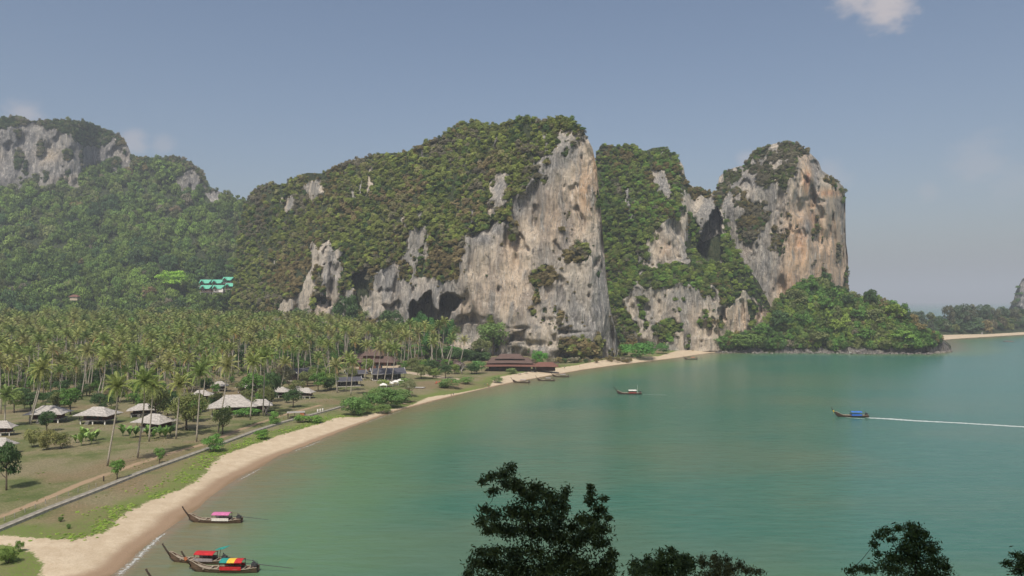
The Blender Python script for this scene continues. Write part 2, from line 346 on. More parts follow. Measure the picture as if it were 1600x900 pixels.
# ---------------------------------------------------------------- karst massifs: relief surfaces standing at their real distances
GRIDS = {}
def massif(name, top, base, depth, segs, rocks, vegs=(), warm=(), grey=(), caves=(), step=1.7, nz=(7, 3.2, 1.9), lean=None, mat=None, back=(12, 45, 110), wrap=0, kind='structure', zmul=1, label=None, cat=None, ext=3, extend=None, bulge=None, spots=1, js=1.0):
    tp = np.array(top, float); seg = np.hypot(np.diff(tp[:, 0]), np.diff(tp[:, 1])); s = np.r_[0, np.cumsum(seg)]
    n = int(s[-1] / step); u = np.linspace(0, s[-1], n)
    cx = np.interp(u, s, tp[:, 0]); ty = np.interp(u, s, tp[:, 1])
    bs = np.array(base, float); by = np.interp(cx, bs[:, 0], bs[:, 1]); db = np.array(depth, float); Db = np.interp(cx, db[:, 0], db[:, 1])
    h = np.maximum(by - ty, 3); nj = int(h.max() / step) + 2; t = np.linspace(0, 1, nj)[:, None]
    PY = by + (ty - by) * t; PX = np.repeat(cx[None], nj, 0)
    D = np.repeat(Db[None], nj, 0).astype(float); lo = np.repeat(by[None], nj, 0)
    cur = by.copy()
    for k, (curve, slope) in enumerate(segs):
        cy = np.interp(cx, *np.array(curve, float).T) if curve is not None else ty
        cy = np.maximum(np.minimum(cy, cur), ty - 1)
        dy = np.clip(cur[None] - PY, 0, (cur - cy)[None]); D += dy / F * Db[None] * slope; cur = cy
    for (px, py, rx, ry, dd) in (bulge or ()):
        D += dd * np.exp(-((PX - px) / rx) ** 2 - ((PY - py) / ry) ** 2)
    def world(D): return np.stack([(PX - 800) / F * D, D, CH - (PY - HY) / F * D], -1)
    P = world(D)
    r = np.full(PX.shape, -99.0)
    for poly in rocks: r = np.maximum(r, sd_poly(PX, PY, poly))
    for (px, py, rx, ry) in vegs:
        e = (np.hypot((PX - px) / rx, (PY - py) / ry) - 1) * min(rx, ry); r = np.minimum(r, e)
    Q = np.stack([PX, PY * .55, PX * 0 + len(name)], -1); jit = fbm(P, 16, 4) * 15 + fbm(Q, 26, 3) * 26 + fbm(Q, 7, 2) * 9
    r = np.clip(r, -40, 34) + jit * js
    spot = fbm(Q, 19, 5, (1, .55, 1), 3.3, .66); spm = (r < -4) & (spot > .33) & (spots > 0); r = np.where(spm, np.maximum(r, (spot - .39) * 90), r); r = np.where((r > 6) & (fbm(Q, 17, 4, (1, .8, 1), 9.9) > .40), -3, r); jit = 0
    veg = 1 - smoothstep(r + jit, -2.5, 2.5)
    rough = fbm(P, 34, 3, (1, 1, .6), 5.5) * nz[0] + fbm(P, 75, 2, (1, 1, .35), 15.5) * nz[0] * 2.2
    flute = (1 - 2 * np.abs(fbm(P, 13, 3, (1, 1, .22), 9.1))) * nz[1]
    fine = fbm(P, 4.2, 3, (1, 1, .55), 3.3) * nz[2]
    clump = fbm(P, 22, 4, (1, 1, 1), 1.1) * nz[0] * .9
    pit = smoothstep(fbm(P, 9, 3, (1, 1, .5), 21), .30, .55) * 4.5 + smoothstep(fbm(P, 26, 3, (1, 1, .45), 27), .22, .5) * 9
    fine = fine - pit * (nz[1] / 2.6)
    cav = np.zeros(PX.shape)
    for (poly, dep) in caves: cav = np.maximum(cav, dep * smoothstep(sd_poly(PX, PY, poly) + fbm(P, 7, 3) * 6, -1, 2.5))
    fade = smoothstep(t, 1.02, .93) * .8 + .2
    D2 = D - (rough + (1 - veg) * (flute + fine) + veg * clump * .6) * fade + cav
    P = world(D2)
    wmk = np.zeros(PX.shape); gk = np.zeros(PX.shape)
    for (px, py, rx, ry, a) in warm: wmk = np.maximum(wmk, a * np.exp(-((PX - px) / rx) ** 2 - ((PY - py) / ry) ** 2))
    for (px, py, rx, ry, a) in grey: gk = np.maximum(gk, a * np.exp(-((PX - px) / rx) ** 2 - ((PY - py) / ry) ** 2))
    gk = np.where(spm, np.maximum(gk, 1.0), gk)
    # close behind the ridge so that the hill has its real thickness
    rows = [P]; last = P[-1]
    for q, bk in enumerate(back):
        z = last[:, 2] * (0.985, 0.8, -.05)[q]; Dn = last[:, 1] + bk
        rows.append(np.stack([last[:, 0] * Dn / last[:, 1], Dn, np.where(q == len(back) - 1, -3, z)], -1)[None])
    PA = np.concatenate(rows, 0); k = len(back)
    pad = lambda a, v: np.concatenate([a, np.full((k, a.shape[1]), v)], 0)
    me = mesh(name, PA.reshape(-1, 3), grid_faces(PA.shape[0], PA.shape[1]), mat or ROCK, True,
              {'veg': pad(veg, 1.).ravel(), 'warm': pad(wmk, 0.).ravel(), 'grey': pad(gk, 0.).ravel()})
    o = obj(name, me); tag(o, label, cat, None, kind)
    GRIDS[name] = (PX, PY, P, veg, cav); return o

A_top = [(350, 528), (356, 500), (362, 462), (367, 420), (371, 385), (374, 348), (380, 325), (386, 312), (397, 298), (408, 289), (425, 286), (443, 290), (450, 284), (462, 276), (480, 270), (503, 271), (520, 262), (548, 252), (570, 246),
         (590, 240), (615, 239), (640, 238), (655, 228), (670, 219), (690, 214), (702, 203), (725, 193), (748, 190), (764, 199), (785, 195), (803, 192), (822, 184), (845, 190), (862, 185),
         (880, 184), (898, 190), (912, 205), (920, 220), (926, 232), (932, 260), (938, 320), (943, 380), (948, 440), (955, 490), (966, 530), (984, 560)]
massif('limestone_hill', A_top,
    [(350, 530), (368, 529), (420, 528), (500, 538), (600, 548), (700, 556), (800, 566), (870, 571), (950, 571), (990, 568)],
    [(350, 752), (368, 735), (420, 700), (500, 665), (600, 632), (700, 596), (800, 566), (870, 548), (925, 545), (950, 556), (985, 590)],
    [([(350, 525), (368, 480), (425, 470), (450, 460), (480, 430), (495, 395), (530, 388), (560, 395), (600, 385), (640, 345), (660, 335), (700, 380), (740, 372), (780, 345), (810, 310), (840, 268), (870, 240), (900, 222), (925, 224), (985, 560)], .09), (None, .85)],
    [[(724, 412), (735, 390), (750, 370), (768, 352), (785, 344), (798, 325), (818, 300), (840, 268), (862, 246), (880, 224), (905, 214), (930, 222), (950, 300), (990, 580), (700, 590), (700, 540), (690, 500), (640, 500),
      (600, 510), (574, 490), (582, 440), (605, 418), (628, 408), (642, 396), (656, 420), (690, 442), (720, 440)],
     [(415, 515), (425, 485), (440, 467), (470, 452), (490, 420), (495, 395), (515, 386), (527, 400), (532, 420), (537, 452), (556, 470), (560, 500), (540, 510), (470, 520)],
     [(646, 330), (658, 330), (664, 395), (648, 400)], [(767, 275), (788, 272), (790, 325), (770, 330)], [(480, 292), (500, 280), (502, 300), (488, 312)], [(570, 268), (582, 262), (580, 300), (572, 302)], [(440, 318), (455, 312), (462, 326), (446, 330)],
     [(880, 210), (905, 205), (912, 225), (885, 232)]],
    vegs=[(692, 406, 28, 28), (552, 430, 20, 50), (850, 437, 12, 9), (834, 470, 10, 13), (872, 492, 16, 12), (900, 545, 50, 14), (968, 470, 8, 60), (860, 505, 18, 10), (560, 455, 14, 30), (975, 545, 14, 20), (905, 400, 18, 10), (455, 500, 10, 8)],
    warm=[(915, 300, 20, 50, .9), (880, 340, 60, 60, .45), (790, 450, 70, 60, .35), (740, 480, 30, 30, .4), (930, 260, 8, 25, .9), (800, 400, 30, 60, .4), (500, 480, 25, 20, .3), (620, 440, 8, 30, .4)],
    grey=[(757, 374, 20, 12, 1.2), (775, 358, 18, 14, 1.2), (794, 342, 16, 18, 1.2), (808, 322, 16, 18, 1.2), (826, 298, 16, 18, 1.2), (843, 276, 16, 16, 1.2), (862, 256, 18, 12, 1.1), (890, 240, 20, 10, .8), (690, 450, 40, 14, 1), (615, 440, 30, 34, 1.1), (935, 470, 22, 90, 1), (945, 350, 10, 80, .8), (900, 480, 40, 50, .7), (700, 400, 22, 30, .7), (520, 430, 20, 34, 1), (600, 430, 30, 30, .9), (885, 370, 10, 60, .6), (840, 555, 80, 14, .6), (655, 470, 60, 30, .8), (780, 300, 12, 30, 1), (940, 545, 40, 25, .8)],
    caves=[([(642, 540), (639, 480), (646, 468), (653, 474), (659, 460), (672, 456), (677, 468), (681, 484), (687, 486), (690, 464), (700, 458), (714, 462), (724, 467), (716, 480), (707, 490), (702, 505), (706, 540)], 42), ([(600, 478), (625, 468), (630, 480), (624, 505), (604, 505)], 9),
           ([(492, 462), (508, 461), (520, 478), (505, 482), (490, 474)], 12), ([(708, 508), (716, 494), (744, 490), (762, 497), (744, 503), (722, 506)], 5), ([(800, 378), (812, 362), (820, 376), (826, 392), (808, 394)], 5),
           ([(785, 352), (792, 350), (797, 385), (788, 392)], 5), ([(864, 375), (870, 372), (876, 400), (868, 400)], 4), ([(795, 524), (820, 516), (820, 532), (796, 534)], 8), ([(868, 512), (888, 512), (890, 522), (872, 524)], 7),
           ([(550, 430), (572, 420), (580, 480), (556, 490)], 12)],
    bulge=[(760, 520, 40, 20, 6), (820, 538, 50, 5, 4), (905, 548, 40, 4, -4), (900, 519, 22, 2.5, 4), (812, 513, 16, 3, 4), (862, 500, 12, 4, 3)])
B_top = [(930, 300), (931, 240), (938, 230), (950, 227), (965, 229), (985, 226), (998, 233), (1008, 236), (1020, 231), (1033, 230), (1048, 238), (1060, 248), (1068, 260), (1072, 285), (1082, 291), (1100, 296), (1118, 303), (1130, 330), (1145, 380), (1165, 415), (1185, 440), (1200, 470), (1215, 500), (1225, 530)]
massif('limestone_ridge', B_top,
    [(930, 560), (985, 560), (1040, 553), (1110, 548), (1225, 548)], [(930, 660), (985, 645), (1040, 640), (1110, 645), (1180, 668), (1225, 690)],
    [([(930, 470), (990, 452), (1060, 440), (1120, 448), (1150, 462), (1180, 462), (1200, 490), (1225, 540)], .10), ([(930, 440), (990, 425), (1040, 412), (1072, 395), (1085, 380), (1100, 400), (1120, 420), (1225, 540)], 1.3),
     ([(930, 330), (990, 330), (1020, 345), (1070, 320), (1085, 335), (1120, 350), (1225, 540)], .25), (None, .8)],
    [[(1012, 415), (1018, 375), (1040, 348), (1062, 337), (1073, 340), (1074, 385), (1068, 410), (1045, 418)], [(985, 478), (1000, 448), (1060, 444), (1120, 456), (1150, 474), (1200, 470), (1235, 560), (985, 565)],
     [(1018, 270), (1040, 265), (1050, 300), (1024, 305)], [(1060, 250), (1074, 262), (1076, 330), (1066, 300)], [(985, 335), (1000, 330), (1000, 350), (988, 352)], [(1088, 310), (1120, 302), (1128, 400), (1096, 375)]],
    vegs=[(960, 520, 34, 60), (1035, 512, 14, 10), (1128, 492, 9, 16)],
    warm=[(1150, 500, 40, 30, .5), (1180, 490, 30, 20, .6), (1080, 500, 50, 30, .25), (1040, 390, 14, 20, .5)],
    grey=[(1075, 380, 12, 50, .7), (1010, 500, 25, 35, .5), (1110, 350, 16, 40, .9), (1030, 290, 20, 20, 1), (1100, 470, 50, 12, .5), (1200, 530, 30, 20, .5)], nz=(6, 3.0, 1.7), caves=[([(1086, 398), (1094, 372), (1104, 348), (1114, 330), (1122, 322), (1128, 345), (1128, 408), (1104, 408)], 34), ([(1122, 482), (1132, 476), (1136, 500), (1124, 504)], 7)])  # large hollow sunk into the cleft to make its shade dark
C_top = [(1112, 470), (1116, 330), (1121, 290), (1124, 276), (1134, 267), (1150, 261), (1163, 258), (1170, 246), (1180, 235), (1196, 228), (1212, 224), (1230, 222), (1246, 224), (1258, 233), (1270, 243), (1279, 252), (1284, 266), (1298, 276), (1310, 284), (1318, 292),
         (1321, 310), (1321, 350), (1322, 380), (1325, 400), (1325, 430), (1323, 460), (1324, 545)]
massif('limestone_tower', C_top,
    [(1112, 535), (1330, 545)], [(1112, 742), (1150, 722), (1200, 702), (1236, 685), (1262, 688), (1300, 704), (1318, 726), (1326, 745)],
    [([(1112, 330), (1150, 320), (1180, 300), (1200, 262), (1240, 262), (1290, 290), (1326, 300)], .07), (None, .7)],
    [[(1100, 560), (1100, 262), (1160, 262), (1200, 230), (1250, 218), (1345, 280), (1345, 560)]],
    vegs=[(1140, 274, 22, 12), (1190, 240, 24, 12), (1232, 232, 26, 12), (1128, 300, 8, 20), (1150, 300, 16, 8), (1195, 270, 16, 14), (1312, 296, 8, 7), (1175, 262, 26, 14), (1210, 240, 36, 13), (1222, 272, 13, 24), (1228, 300, 9, 18), (1160, 318, 22, 10), (1168, 345, 26, 14), (1165, 360, 14, 10), (1130, 395, 14, 14), (1250, 232, 18, 8), (1300, 284, 14, 6), (1210, 372, 4, 10)],
    warm=[(1262, 285, 10, 26, 1.5), (1258, 250, 14, 20, .5), (1295, 302, 34, 9, 1.2), (1250, 380, 34, 80, 1), (1290, 400, 50, 90, .8), (1235, 450, 26, 50, 1), (1165, 385, 10, 20, .4), (1270, 340, 20, 40, 1)],
    grey=[(1150, 340, 40, 90, .75), (1275, 270, 8, 40, 1), (1262, 355, 9, 18, 1.1), (1195, 400, 26, 50, .8), (1205, 300, 26, 60, .6), (1316, 320, 6, 60, .5), (1180, 450, 40, 26, .8), (1165, 280, 40, 20, 1)],
    caves=[([(1263, 300), (1268, 292), (1270, 322), (1265, 324)], 6), ([(1268, 250), (1276, 250), (1280, 300), (1272, 322), (1266, 300)], 5), ([(1250, 308), (1290, 312), (1290, 318), (1250, 314)], 2.5)],
    nz=(5, 2.8, 1.7), back=(30, 90, 160))
massif('distant_mountain', [(-420, 260), (-250, 235), (-150, 205), (-60, 188), (0, 184), (25, 183), (42, 187), (58, 191), (80, 188), (105, 187), (130, 190), (150, 196), (168, 204), (188, 213), (200, 228), (205, 242), (216, 245), (238, 249), (248, 247),
         (262, 245), (280, 245), (296, 253), (308, 261), (318, 272), (323, 285), (326, 294), (340, 298), (352, 304), (365, 308), (374, 318), (395, 325), (430, 360)],
    [(-420, 540), (0, 528), (430, 520)], [(-420, 690), (0, 730), (200, 770), (430, 800)],
    [([(-420, 300), (-100, 298), (0, 296), (60, 290), (110, 296), (122, 290), (150, 262), (190, 262), (206, 262), (250, 300), (300, 298), (326, 300), (430, 400)], 2.7), (None, .3)],
    [[(-420, 320), (-300, 250), (-100, 208), (0, 208), (20, 196), (60, 194), (90, 205), (112, 212), (128, 228), (124, 288), (100, 298), (50, 292), (0, 298), (-200, 330)], [(184, 228), (204, 222), (207, 262), (190, 268)], [(176, 262), (190, 262), (186, 274), (178, 270)],
     [(264, 298), (270, 282), (284, 268), (306, 268), (322, 284), (326, 298), (300, 302)], [(130, 235), (180, 215), (190, 240), (150, 262), (132, 262)], [(318, 300), (345, 298), (350, 312), (330, 318)]],
    vegs=[(30, 252, 6, 12), (108, 240, 9, 9), (155, 218, 26, 9)],
    warm=[(75, 245, 25, 14, .8), (100, 280, 20, 8, .7), (0, 240, 14, 20, .5), (196, 240, 10, 14, .3)],
    grey=[(20, 220, 60, 26, 1), (-60, 240, 80, 50, .9), (90, 262, 30, 20, .7), (160, 240, 30, 20, 1), (335, 305, 20, 10, 1)],
    nz=(8, 2.6, 1.6), mat=ROCKFAR, step=2.2, back=(80, 200, 500), spots=0, js=.32)
massif('headland', [(1102, 549), (1112, 530), (1135, 522), (1160, 521), (1186, 514), (1196, 498), (1208, 482), (1220, 466), (1236, 454), (1250, 444), (1272, 436), (1292, 436), (1308, 452), (1322, 462), (1345, 468), (1362, 462), (1380, 474), (1396, 478), (1412, 490),
          (1426, 504), (1440, 515), (1456, 524), (1472, 532), (1482, 540), (1486, 547)],
    [(1102, 549.5), (1160, 551), (1180, 551.5), (1250, 551.3), (1320, 552.5), (1400, 553), (1450, 553), (1488, 548.5)], [(1102, 655), (1160, 641), (1250, 636), (1400, 624), (1450, 625), (1488, 655)],
    [([(1100, 541), (1488, 542)], .25), (None, .75)],
    [[(1100, 560), (1100, 549), (1180, 549), (1250, 548), (1330, 550), (1400, 549), (1455, 542), (1470, 525), (1495, 535), (1495, 560)]], nz=(4, 1.6, 1.2),
    step=1.7, back=(25, 60, 110), mat=SHOREROCK, spots=0, js=.6)
massif('wooded_spit', [(1380, 524), (1400, 506), (1430, 503), (1480, 501), (1520, 497), (1600, 495), (1700, 492), (1850, 495)], [(1380, 533), (1480, 529), (1540, 524.5), (1600, 521), (1700, 517), (1850, 512)],
    [(1380, 900), (1480, 905), (1540, 940), (1600, 1005), (1700, 1075), (1850, 1190)], [([(1380, 527), (1480, 525), (1540, 520.5), (1600, 517), (1700, 513), (1850, 508)], 8), (None, 2.0)], [], nz=(1.5, 0, 0), step=2.5, back=(40, 80, 120))
massif('distant_cliff', [(1574, 486), (1579, 478), (1584, 468), (1587, 455), (1592, 446), (1597, 436), (1606, 430), (1640, 396), (1700, 372), (1780, 380), (1850, 430), (1870, 486)], [(1570, 503), (1870, 503)], [(1570, 1540), (1700, 1450), (1870, 1540)],
    [(None, .25)], [[(1560, 485), (1590, 445), (1640, 385), (1700, 365), (1870, 380), (1870, 480)]], grey=[(1600, 450, 100, 60, 1)], mat=ROCKFAR, nz=(12, 6, 3), back=(60, 160, 300))
HAZE = 0.000185
# ---------------------------------------------------------------- foliage
def leaf_quads(C, N, size, asp=1.0, rs=RS):
    """a small quad for each centre C with normal N"""
    n = len(C); r = rs.normal(size=(n, 3)); N = N / (np.linalg.norm(N, axis=1, keepdims=True) + 1e-9)
    U = np.cross(N, r); U /= (np.linalg.norm(U, axis=1, keepdims=True) + 1e-9); Vv = np.cross(N, U)
    s = np.asarray(size).reshape(-1, 1)
    U = U * s; Vv = Vv * s * asp
    V = np.stack([C - U, C - Vv * .6 + N * s * .1, C + U, C + Vv * .6 + N * s * .1], 1).reshape(-1, 3)
    return V, np.arange(4 * n).reshape(n, 4)

def crown_mesh(name, seed, n=900, lumps=14, leaf=.10, flat=.8, rad=.42, open_=0.0, mat=None):
    rs = np.random.RandomState(seed)
    L = rs.normal(size=(lumps, 3)); L /= np.linalg.norm(L, axis=1, keepdims=True); L *= rs.uniform(.35, .72, (lumps, 1)); L[:, 2] *= flat; L[:, 2] += .05
    lr = rs.uniform(.6, 1.15, lumps) * rad; lt = rs.rand(lumps)
    k = rs.randint(0, lumps, n); d = rs.normal(size=(n, 3)); d /= np.linalg.norm(d, axis=1, keepdims=True)
    d[:, 2] = np.where(d[:, 2] < -.25, -d[:, 2], d[:, 2])
    C = L[k] + d * (lr[k] * rs.uniform(.72, 1.08, n))[:, None] * np.array([1, 1, .78])
    N = d + rs.normal(size=(n, 3)) * .45
    V, Fq = leaf_quads(C, N, leaf * rs.uniform(.6, 1.3, n), .9, rs)
    lv = np.clip(lt[k] * .5 + rs.rand(n) * .5, 0, 1)
    m = mesh(name, V, Fq, mat or LEAF, False, {'lv': np.repeat(lv, 4)})
    return m

def tube(pts, rad, sides=6, cap=True):
    pts = np.array(pts, float); n = len(pts); V = []; Fc = []
    for i, p in enumerate(pts):
        t = pts[min(i + 1, n - 1)] - pts[max(i - 1, 0)]; t = t / (np.linalg.norm(t) + 1e-9)
        a = np.cross(t, [0.31, .95, .02]); a /= np.linalg.norm(a) + 1e-9; b_ = np.cross(t, a)
        r = rad[i] if hasattr(rad, '__len__') else rad
        for k in range(sides):
            w = 2 * math.pi * k / sides; V.append(p + (a * math.cos(w) + b_ * math.sin(w)) * r)
    for i in range(n - 1):
        for k in range(sides): q = (k + 1) % sides; Fc.append((i * sides + k, i * sides + q, (i + 1) * sides + q, (i + 1) * sides + k))
    if cap: Fc.append(tuple(range(sides - 1, -1, -1))); Fc.append(tuple(range((n - 1) * sides, n * sides)))
    return V, Fc

class MB:
    """collects shapes of one part into one mesh"""
    def __init__(s): s.V = []; s.F = []; s.M = []
    def add(s, V, Fc, m=0):
        o = len(s.V); s.V += [tuple(map(float, v)) for v in V]; s.F += [tuple(i + o for i in f) for f in Fc]; s.M += [m] * len(Fc); return s
    def tube(s, pts, rad, sides=6, m=0): return s.add(*tube(pts, rad, sides), m)
    def box(s, c, d, rz=0, m=0, tilt=None):
        x, y, z = [q / 2 for q in d]; V = [Vector((a, b_, e)) for a in (-x, x) for b_ in (-y, y) for e in (-z, z)]
        M = Matrix.Rotation(rz, 3, 'Z')
        if tilt: M = M @ Matrix.Rotation(tilt[0], 3, 'X') @ Matrix.Rotation(tilt[1], 3, 'Y')
        V = [M @ v + Vector(c) for v in V]
        return s.add(V, [(0, 1, 3, 2), (4, 6, 7, 5), (0, 4, 5, 1), (2, 3, 7, 6), (0, 2, 6, 4), (1, 5, 7, 3)], m)
    def sheet(s, quad, t=.08, m=0):
        """a thick plate on four (or three) corners"""
        q = [Vector(v) for v in quad]; n = (q[1] - q[0]).cross(q[2] - q[0]).normalized() * t; k = len(q)
        V = q + [v - n for v in q]; Fc = [tuple(range(k)), tuple(range(2 * k - 1, k - 1, -1))] + [(i, i + k, (i + 1) % k + k, (i + 1) % k) for i in range(k)]
        return s.add(V, Fc, m)
    def mesh(s, name, mats, smooth=False):
        return mesh(name, s.V, s.F, mats, smooth, None, s.M)
    def obj(s, name, mats, parent=None, smooth=False, loc=None, rot=None): return obj(name, s.mesh(name, mats, smooth), parent, loc, rot)

def trunk_mesh(name, seed, forks=5, bare=.35, mat=None):
    """unit-height trunk with limbs spreading into the crown"""
    rs = np.random.RandomState(seed); b_ = MB(); lean = rs.normal(size=2) * .05
    pts = [(lean[0] * t * t, lean[1] * t * t, t * .78) for t in np.linspace(0, 1, 6)]
    b_.tube(pts, [.034, .028, .024, .019, .013, .006], 6)
    for k in range(forks):
        t = rs.uniform(bare, .7); w = 2 * math.pi * (k + rs.rand() * .6) / forks; r = rs.uniform(.22, .36)
        p0 = np.array([lean[0] * t * t, lean[1] * t * t, t * .78]); p2 = p0 + [math.cos(w) * r, math.sin(w) * r, rs.uniform(.14, .3)]
        b_.tube([p0, (p0 + p2) / 2 + [0, 0, -.03], p2], [.015, .010, .004], 5)
    return b_.mesh(name, mat or BARK, True)

CROWNS = [crown_mesh('crown', 100 + i, 1000, 15, .095, .75, .40) for i in range(3)] + [crown_mesh('crown', 120 + i, 700, 22, .085, .6, .26) for i in range(2)] + [crown_mesh('crown', 131, 800, 9, .10, .9, .5)]
FINE = [crown_mesh('crown', 160 + i, 2600, 26, .052, .78, .33) for i in range(3)]
TRUNKS = [trunk_mesh('trunk', 40 + i) for i in range(3)]
CLUMPC = bpy.data.collections.new('clump_sources'); PALMC = bpy.data.collections.new('palm_sources'); FINEC = bpy.data.collections.new('fine_clump_sources')

def gz(x, y): return float(ground_z(np.array([x]), np.array([y]))[0])
def on_ground(px, py):
    z = 2.0
    for _ in range(6):
        p = at(px, py, z); z = .5 * z + .5 * gz(p[0], p[1])
    p = at(px, py, z); return np.array([p[0], p[1], gz(p[0], p[1])])

def tree(loc, h, w, tint, label, cat='tree', name='broadleaf_tree', group=None, k=None, bare=.35, fine=False, trunkm=None, seed=None):
    rs = random.Random(seed if seed is not None else int(loc[0] * 31 + loc[1] * 17))
    e = empty(name, label, cat, loc, rs.uniform(0, 6.28), group)
    t = obj('trunk', TRUNKS[rs.randrange(3)], e, (0, 0, -.3), None, (min(h, w * 1.1), min(h, w * 1.1), h))
    ms = FINE if fine else CROWNS
    i = rs.randrange(len(ms)) if k is None else k
    ch = h * (1 - bare)
    c = obj('crown', ms[i], e, (0, 0, h - ch * .50), None, (w / 2 * 1.12, w / 2 * 1.12, ch / 2 * 1.5)); c['tint'] = [float(q) for q in tint]
    return e, c

G_DK, G_MID, G_YEL, G_BR, G_OL, G_GREY, G_DRY = (.038, .070, .026), (.062, .122, .028), (.120, .165, .034), (.085, .17, .035), (.090, .105, .042), (.125, .115, .085), (.135, .112, .052)

def scatter(name, P, S, R, tint, coll, label=None, cat=None, tilt=None):
    n = len(P); me = bpy.data.meshes.new(name); me.vertices.add(n); me.vertices.foreach_set('co', np.asarray(P, float).ravel())
    for k, a, ty, fld in (('scl', S, 'FLOAT_VECTOR', 'vector'), ('rot', R, 'FLOAT_VECTOR', 'vector'), ('tint', tint, 'FLOAT_VECTOR', 'vector'), ('pick', RS.randint(0, len(coll.objects), n), 'INT', 'value')):
        t = me.attributes.new(k, ty, 'POINT'); t.data.foreach_set(fld, np.asarray(a, np.int32 if ty == 'INT' else np.float32).ravel())
    o = obj(name, me); tag(o, label, cat, None, 'stuff')
    ng = bpy.data.node_groups.new(name, 'GeometryNodeTree')
    ng.interface.new_socket('Geometry', in_out='INPUT', socket_type='NodeSocketGeometry'); ng.interface.new_socket('Geometry', in_out='OUTPUT', socket_type='NodeSocketGeometry')
    N = ng.nodes; Lk = ng.links; gi = N.new('NodeGroupInput'); go_ = N.new('NodeGroupOutput')
    ci = N.new('GeometryNodeCollectionInfo'); ci.inputs[0].default_value = coll; ci.inputs[1].default_value = True; ci.inputs[2].default_value = True
    ip = N.new('GeometryNodeInstanceOnPoints'); ip.inputs['Pick Instance'].default_value = True
    def na(k, ty):
        q = N.new('GeometryNodeInputNamedAttribute'); q.data_type = ty; q.inputs['Name'].default_value = k; return q.outputs['Attribute']
    Lk.new(gi.outputs[0], ip.inputs['Points']); Lk.new(ci.outputs[0], ip.inputs['Instance'])
    Lk.new(na('pick', 'INT'), ip.inputs['Instance Index']); Lk.new(na('scl', 'FLOAT_VECTOR'), ip.inputs['Scale']); Lk.new(na('rot', 'FLOAT_VECTOR'), ip.inputs['Rotation'])
    Lk.new(ip.outputs[0], go_.inputs[0])
    md = o.modifiers.new('scatter', 'NODES'); md.node_group = ng
    return o

def pick_on(name, n, cond, rs):
    """random surface points of a massif, even per picture area; cond(px,py,veg) -> probability"""
    PX, PY, P, veg, cav = GRIDS[name]; a = np.abs((PX[1:, 1:] - PX[1:, :-1]) * (PY[1:, 1:] - PY[:-1, 1:])); a = a * cond(PX[1:, 1:], PY[1:, 1:], veg[1:, 1:]) * (cav[1:, 1:] < 2)
    c = np.cumsum(a.ravel()); c /= c[-1]; k = np.searchsorted(c, rs.rand(n)); j, i = np.unravel_index(k, a.shape)
    f = rs.rand(n, 1); return P[j + 1, i + 1] * f + P[j, i] * (1 - f), PX[j, i], PY[j, i]

def tints(P, rs, pal, dry=0.0, s=60):
    pal = np.array(pal); n = len(P); q = fbm(P, s, 3, off=3.7) * 1.6 + rs.normal(size=n) * .42
    k = np.clip(((q + 1) / 2 * len(pal)), 0, len(pal) - .01).astype(int); t = pal[k] * rs.uniform(.62, 1.42, (n, 1))
    if dry:
        d = fbm(P, 38, 3, off=31) + rs.normal(size=n) * .16; t = np.where((d > dry)[:, None], np.array(G_DRY) * rs.uniform(.7, 1.15, (n, 1)), t)
        d = fbm(P, 30, 3, off=51) + rs.normal(size=n) * .16; t = np.where((d > dry + .08)[:, None], np.array(G_GREY) * rs.uniform(.8, 1.2, (n, 1)), t)
    return t

def S3(r, rs, fz=(.7, 1.05)): n = len(r); return np.stack([r * rs.uniform(.85, 1.2, n), r * rs.uniform(.85, 1.2, n), r * rs.uniform(*fz, n)], 1)
def RZ(n, rs): return np.stack([rs.normal(size=n) * .12, rs.normal(size=n) * .12, rs.rand(n) * 6.28], 1)

def cover(name, on, n, r, cond, pal, dry, label, cat, rs, lift=.35, coll=None, power=2.0, fz=(.7, 1.05), ts=60, dryspots=()):
    P, px, py = pick_on(on, n, cond, rs); rr = r[0] + (r[1] - r[0]) * rs.rand(n) ** power
    P = P + np.array([0, -.35, lift]) * rr[:, None]; T = tints(P, rs, pal, dry, ts)
    for (ex, ey, rx_, ry_) in dryspots:
        k = rs.rand(n) < .85 * np.exp(-((px - ex) / rx_) ** 2 - ((py - ey) / ry_) ** 2); T = np.where(k[:, None], np.array([.165, .135, .075]) * rs.uniform(.7, 1.25, (n, 1)), T)
    return scatter(name, P, S3(rr, rs, fz), RZ(n, rs), T, coll or CLUMPC, label, cat)

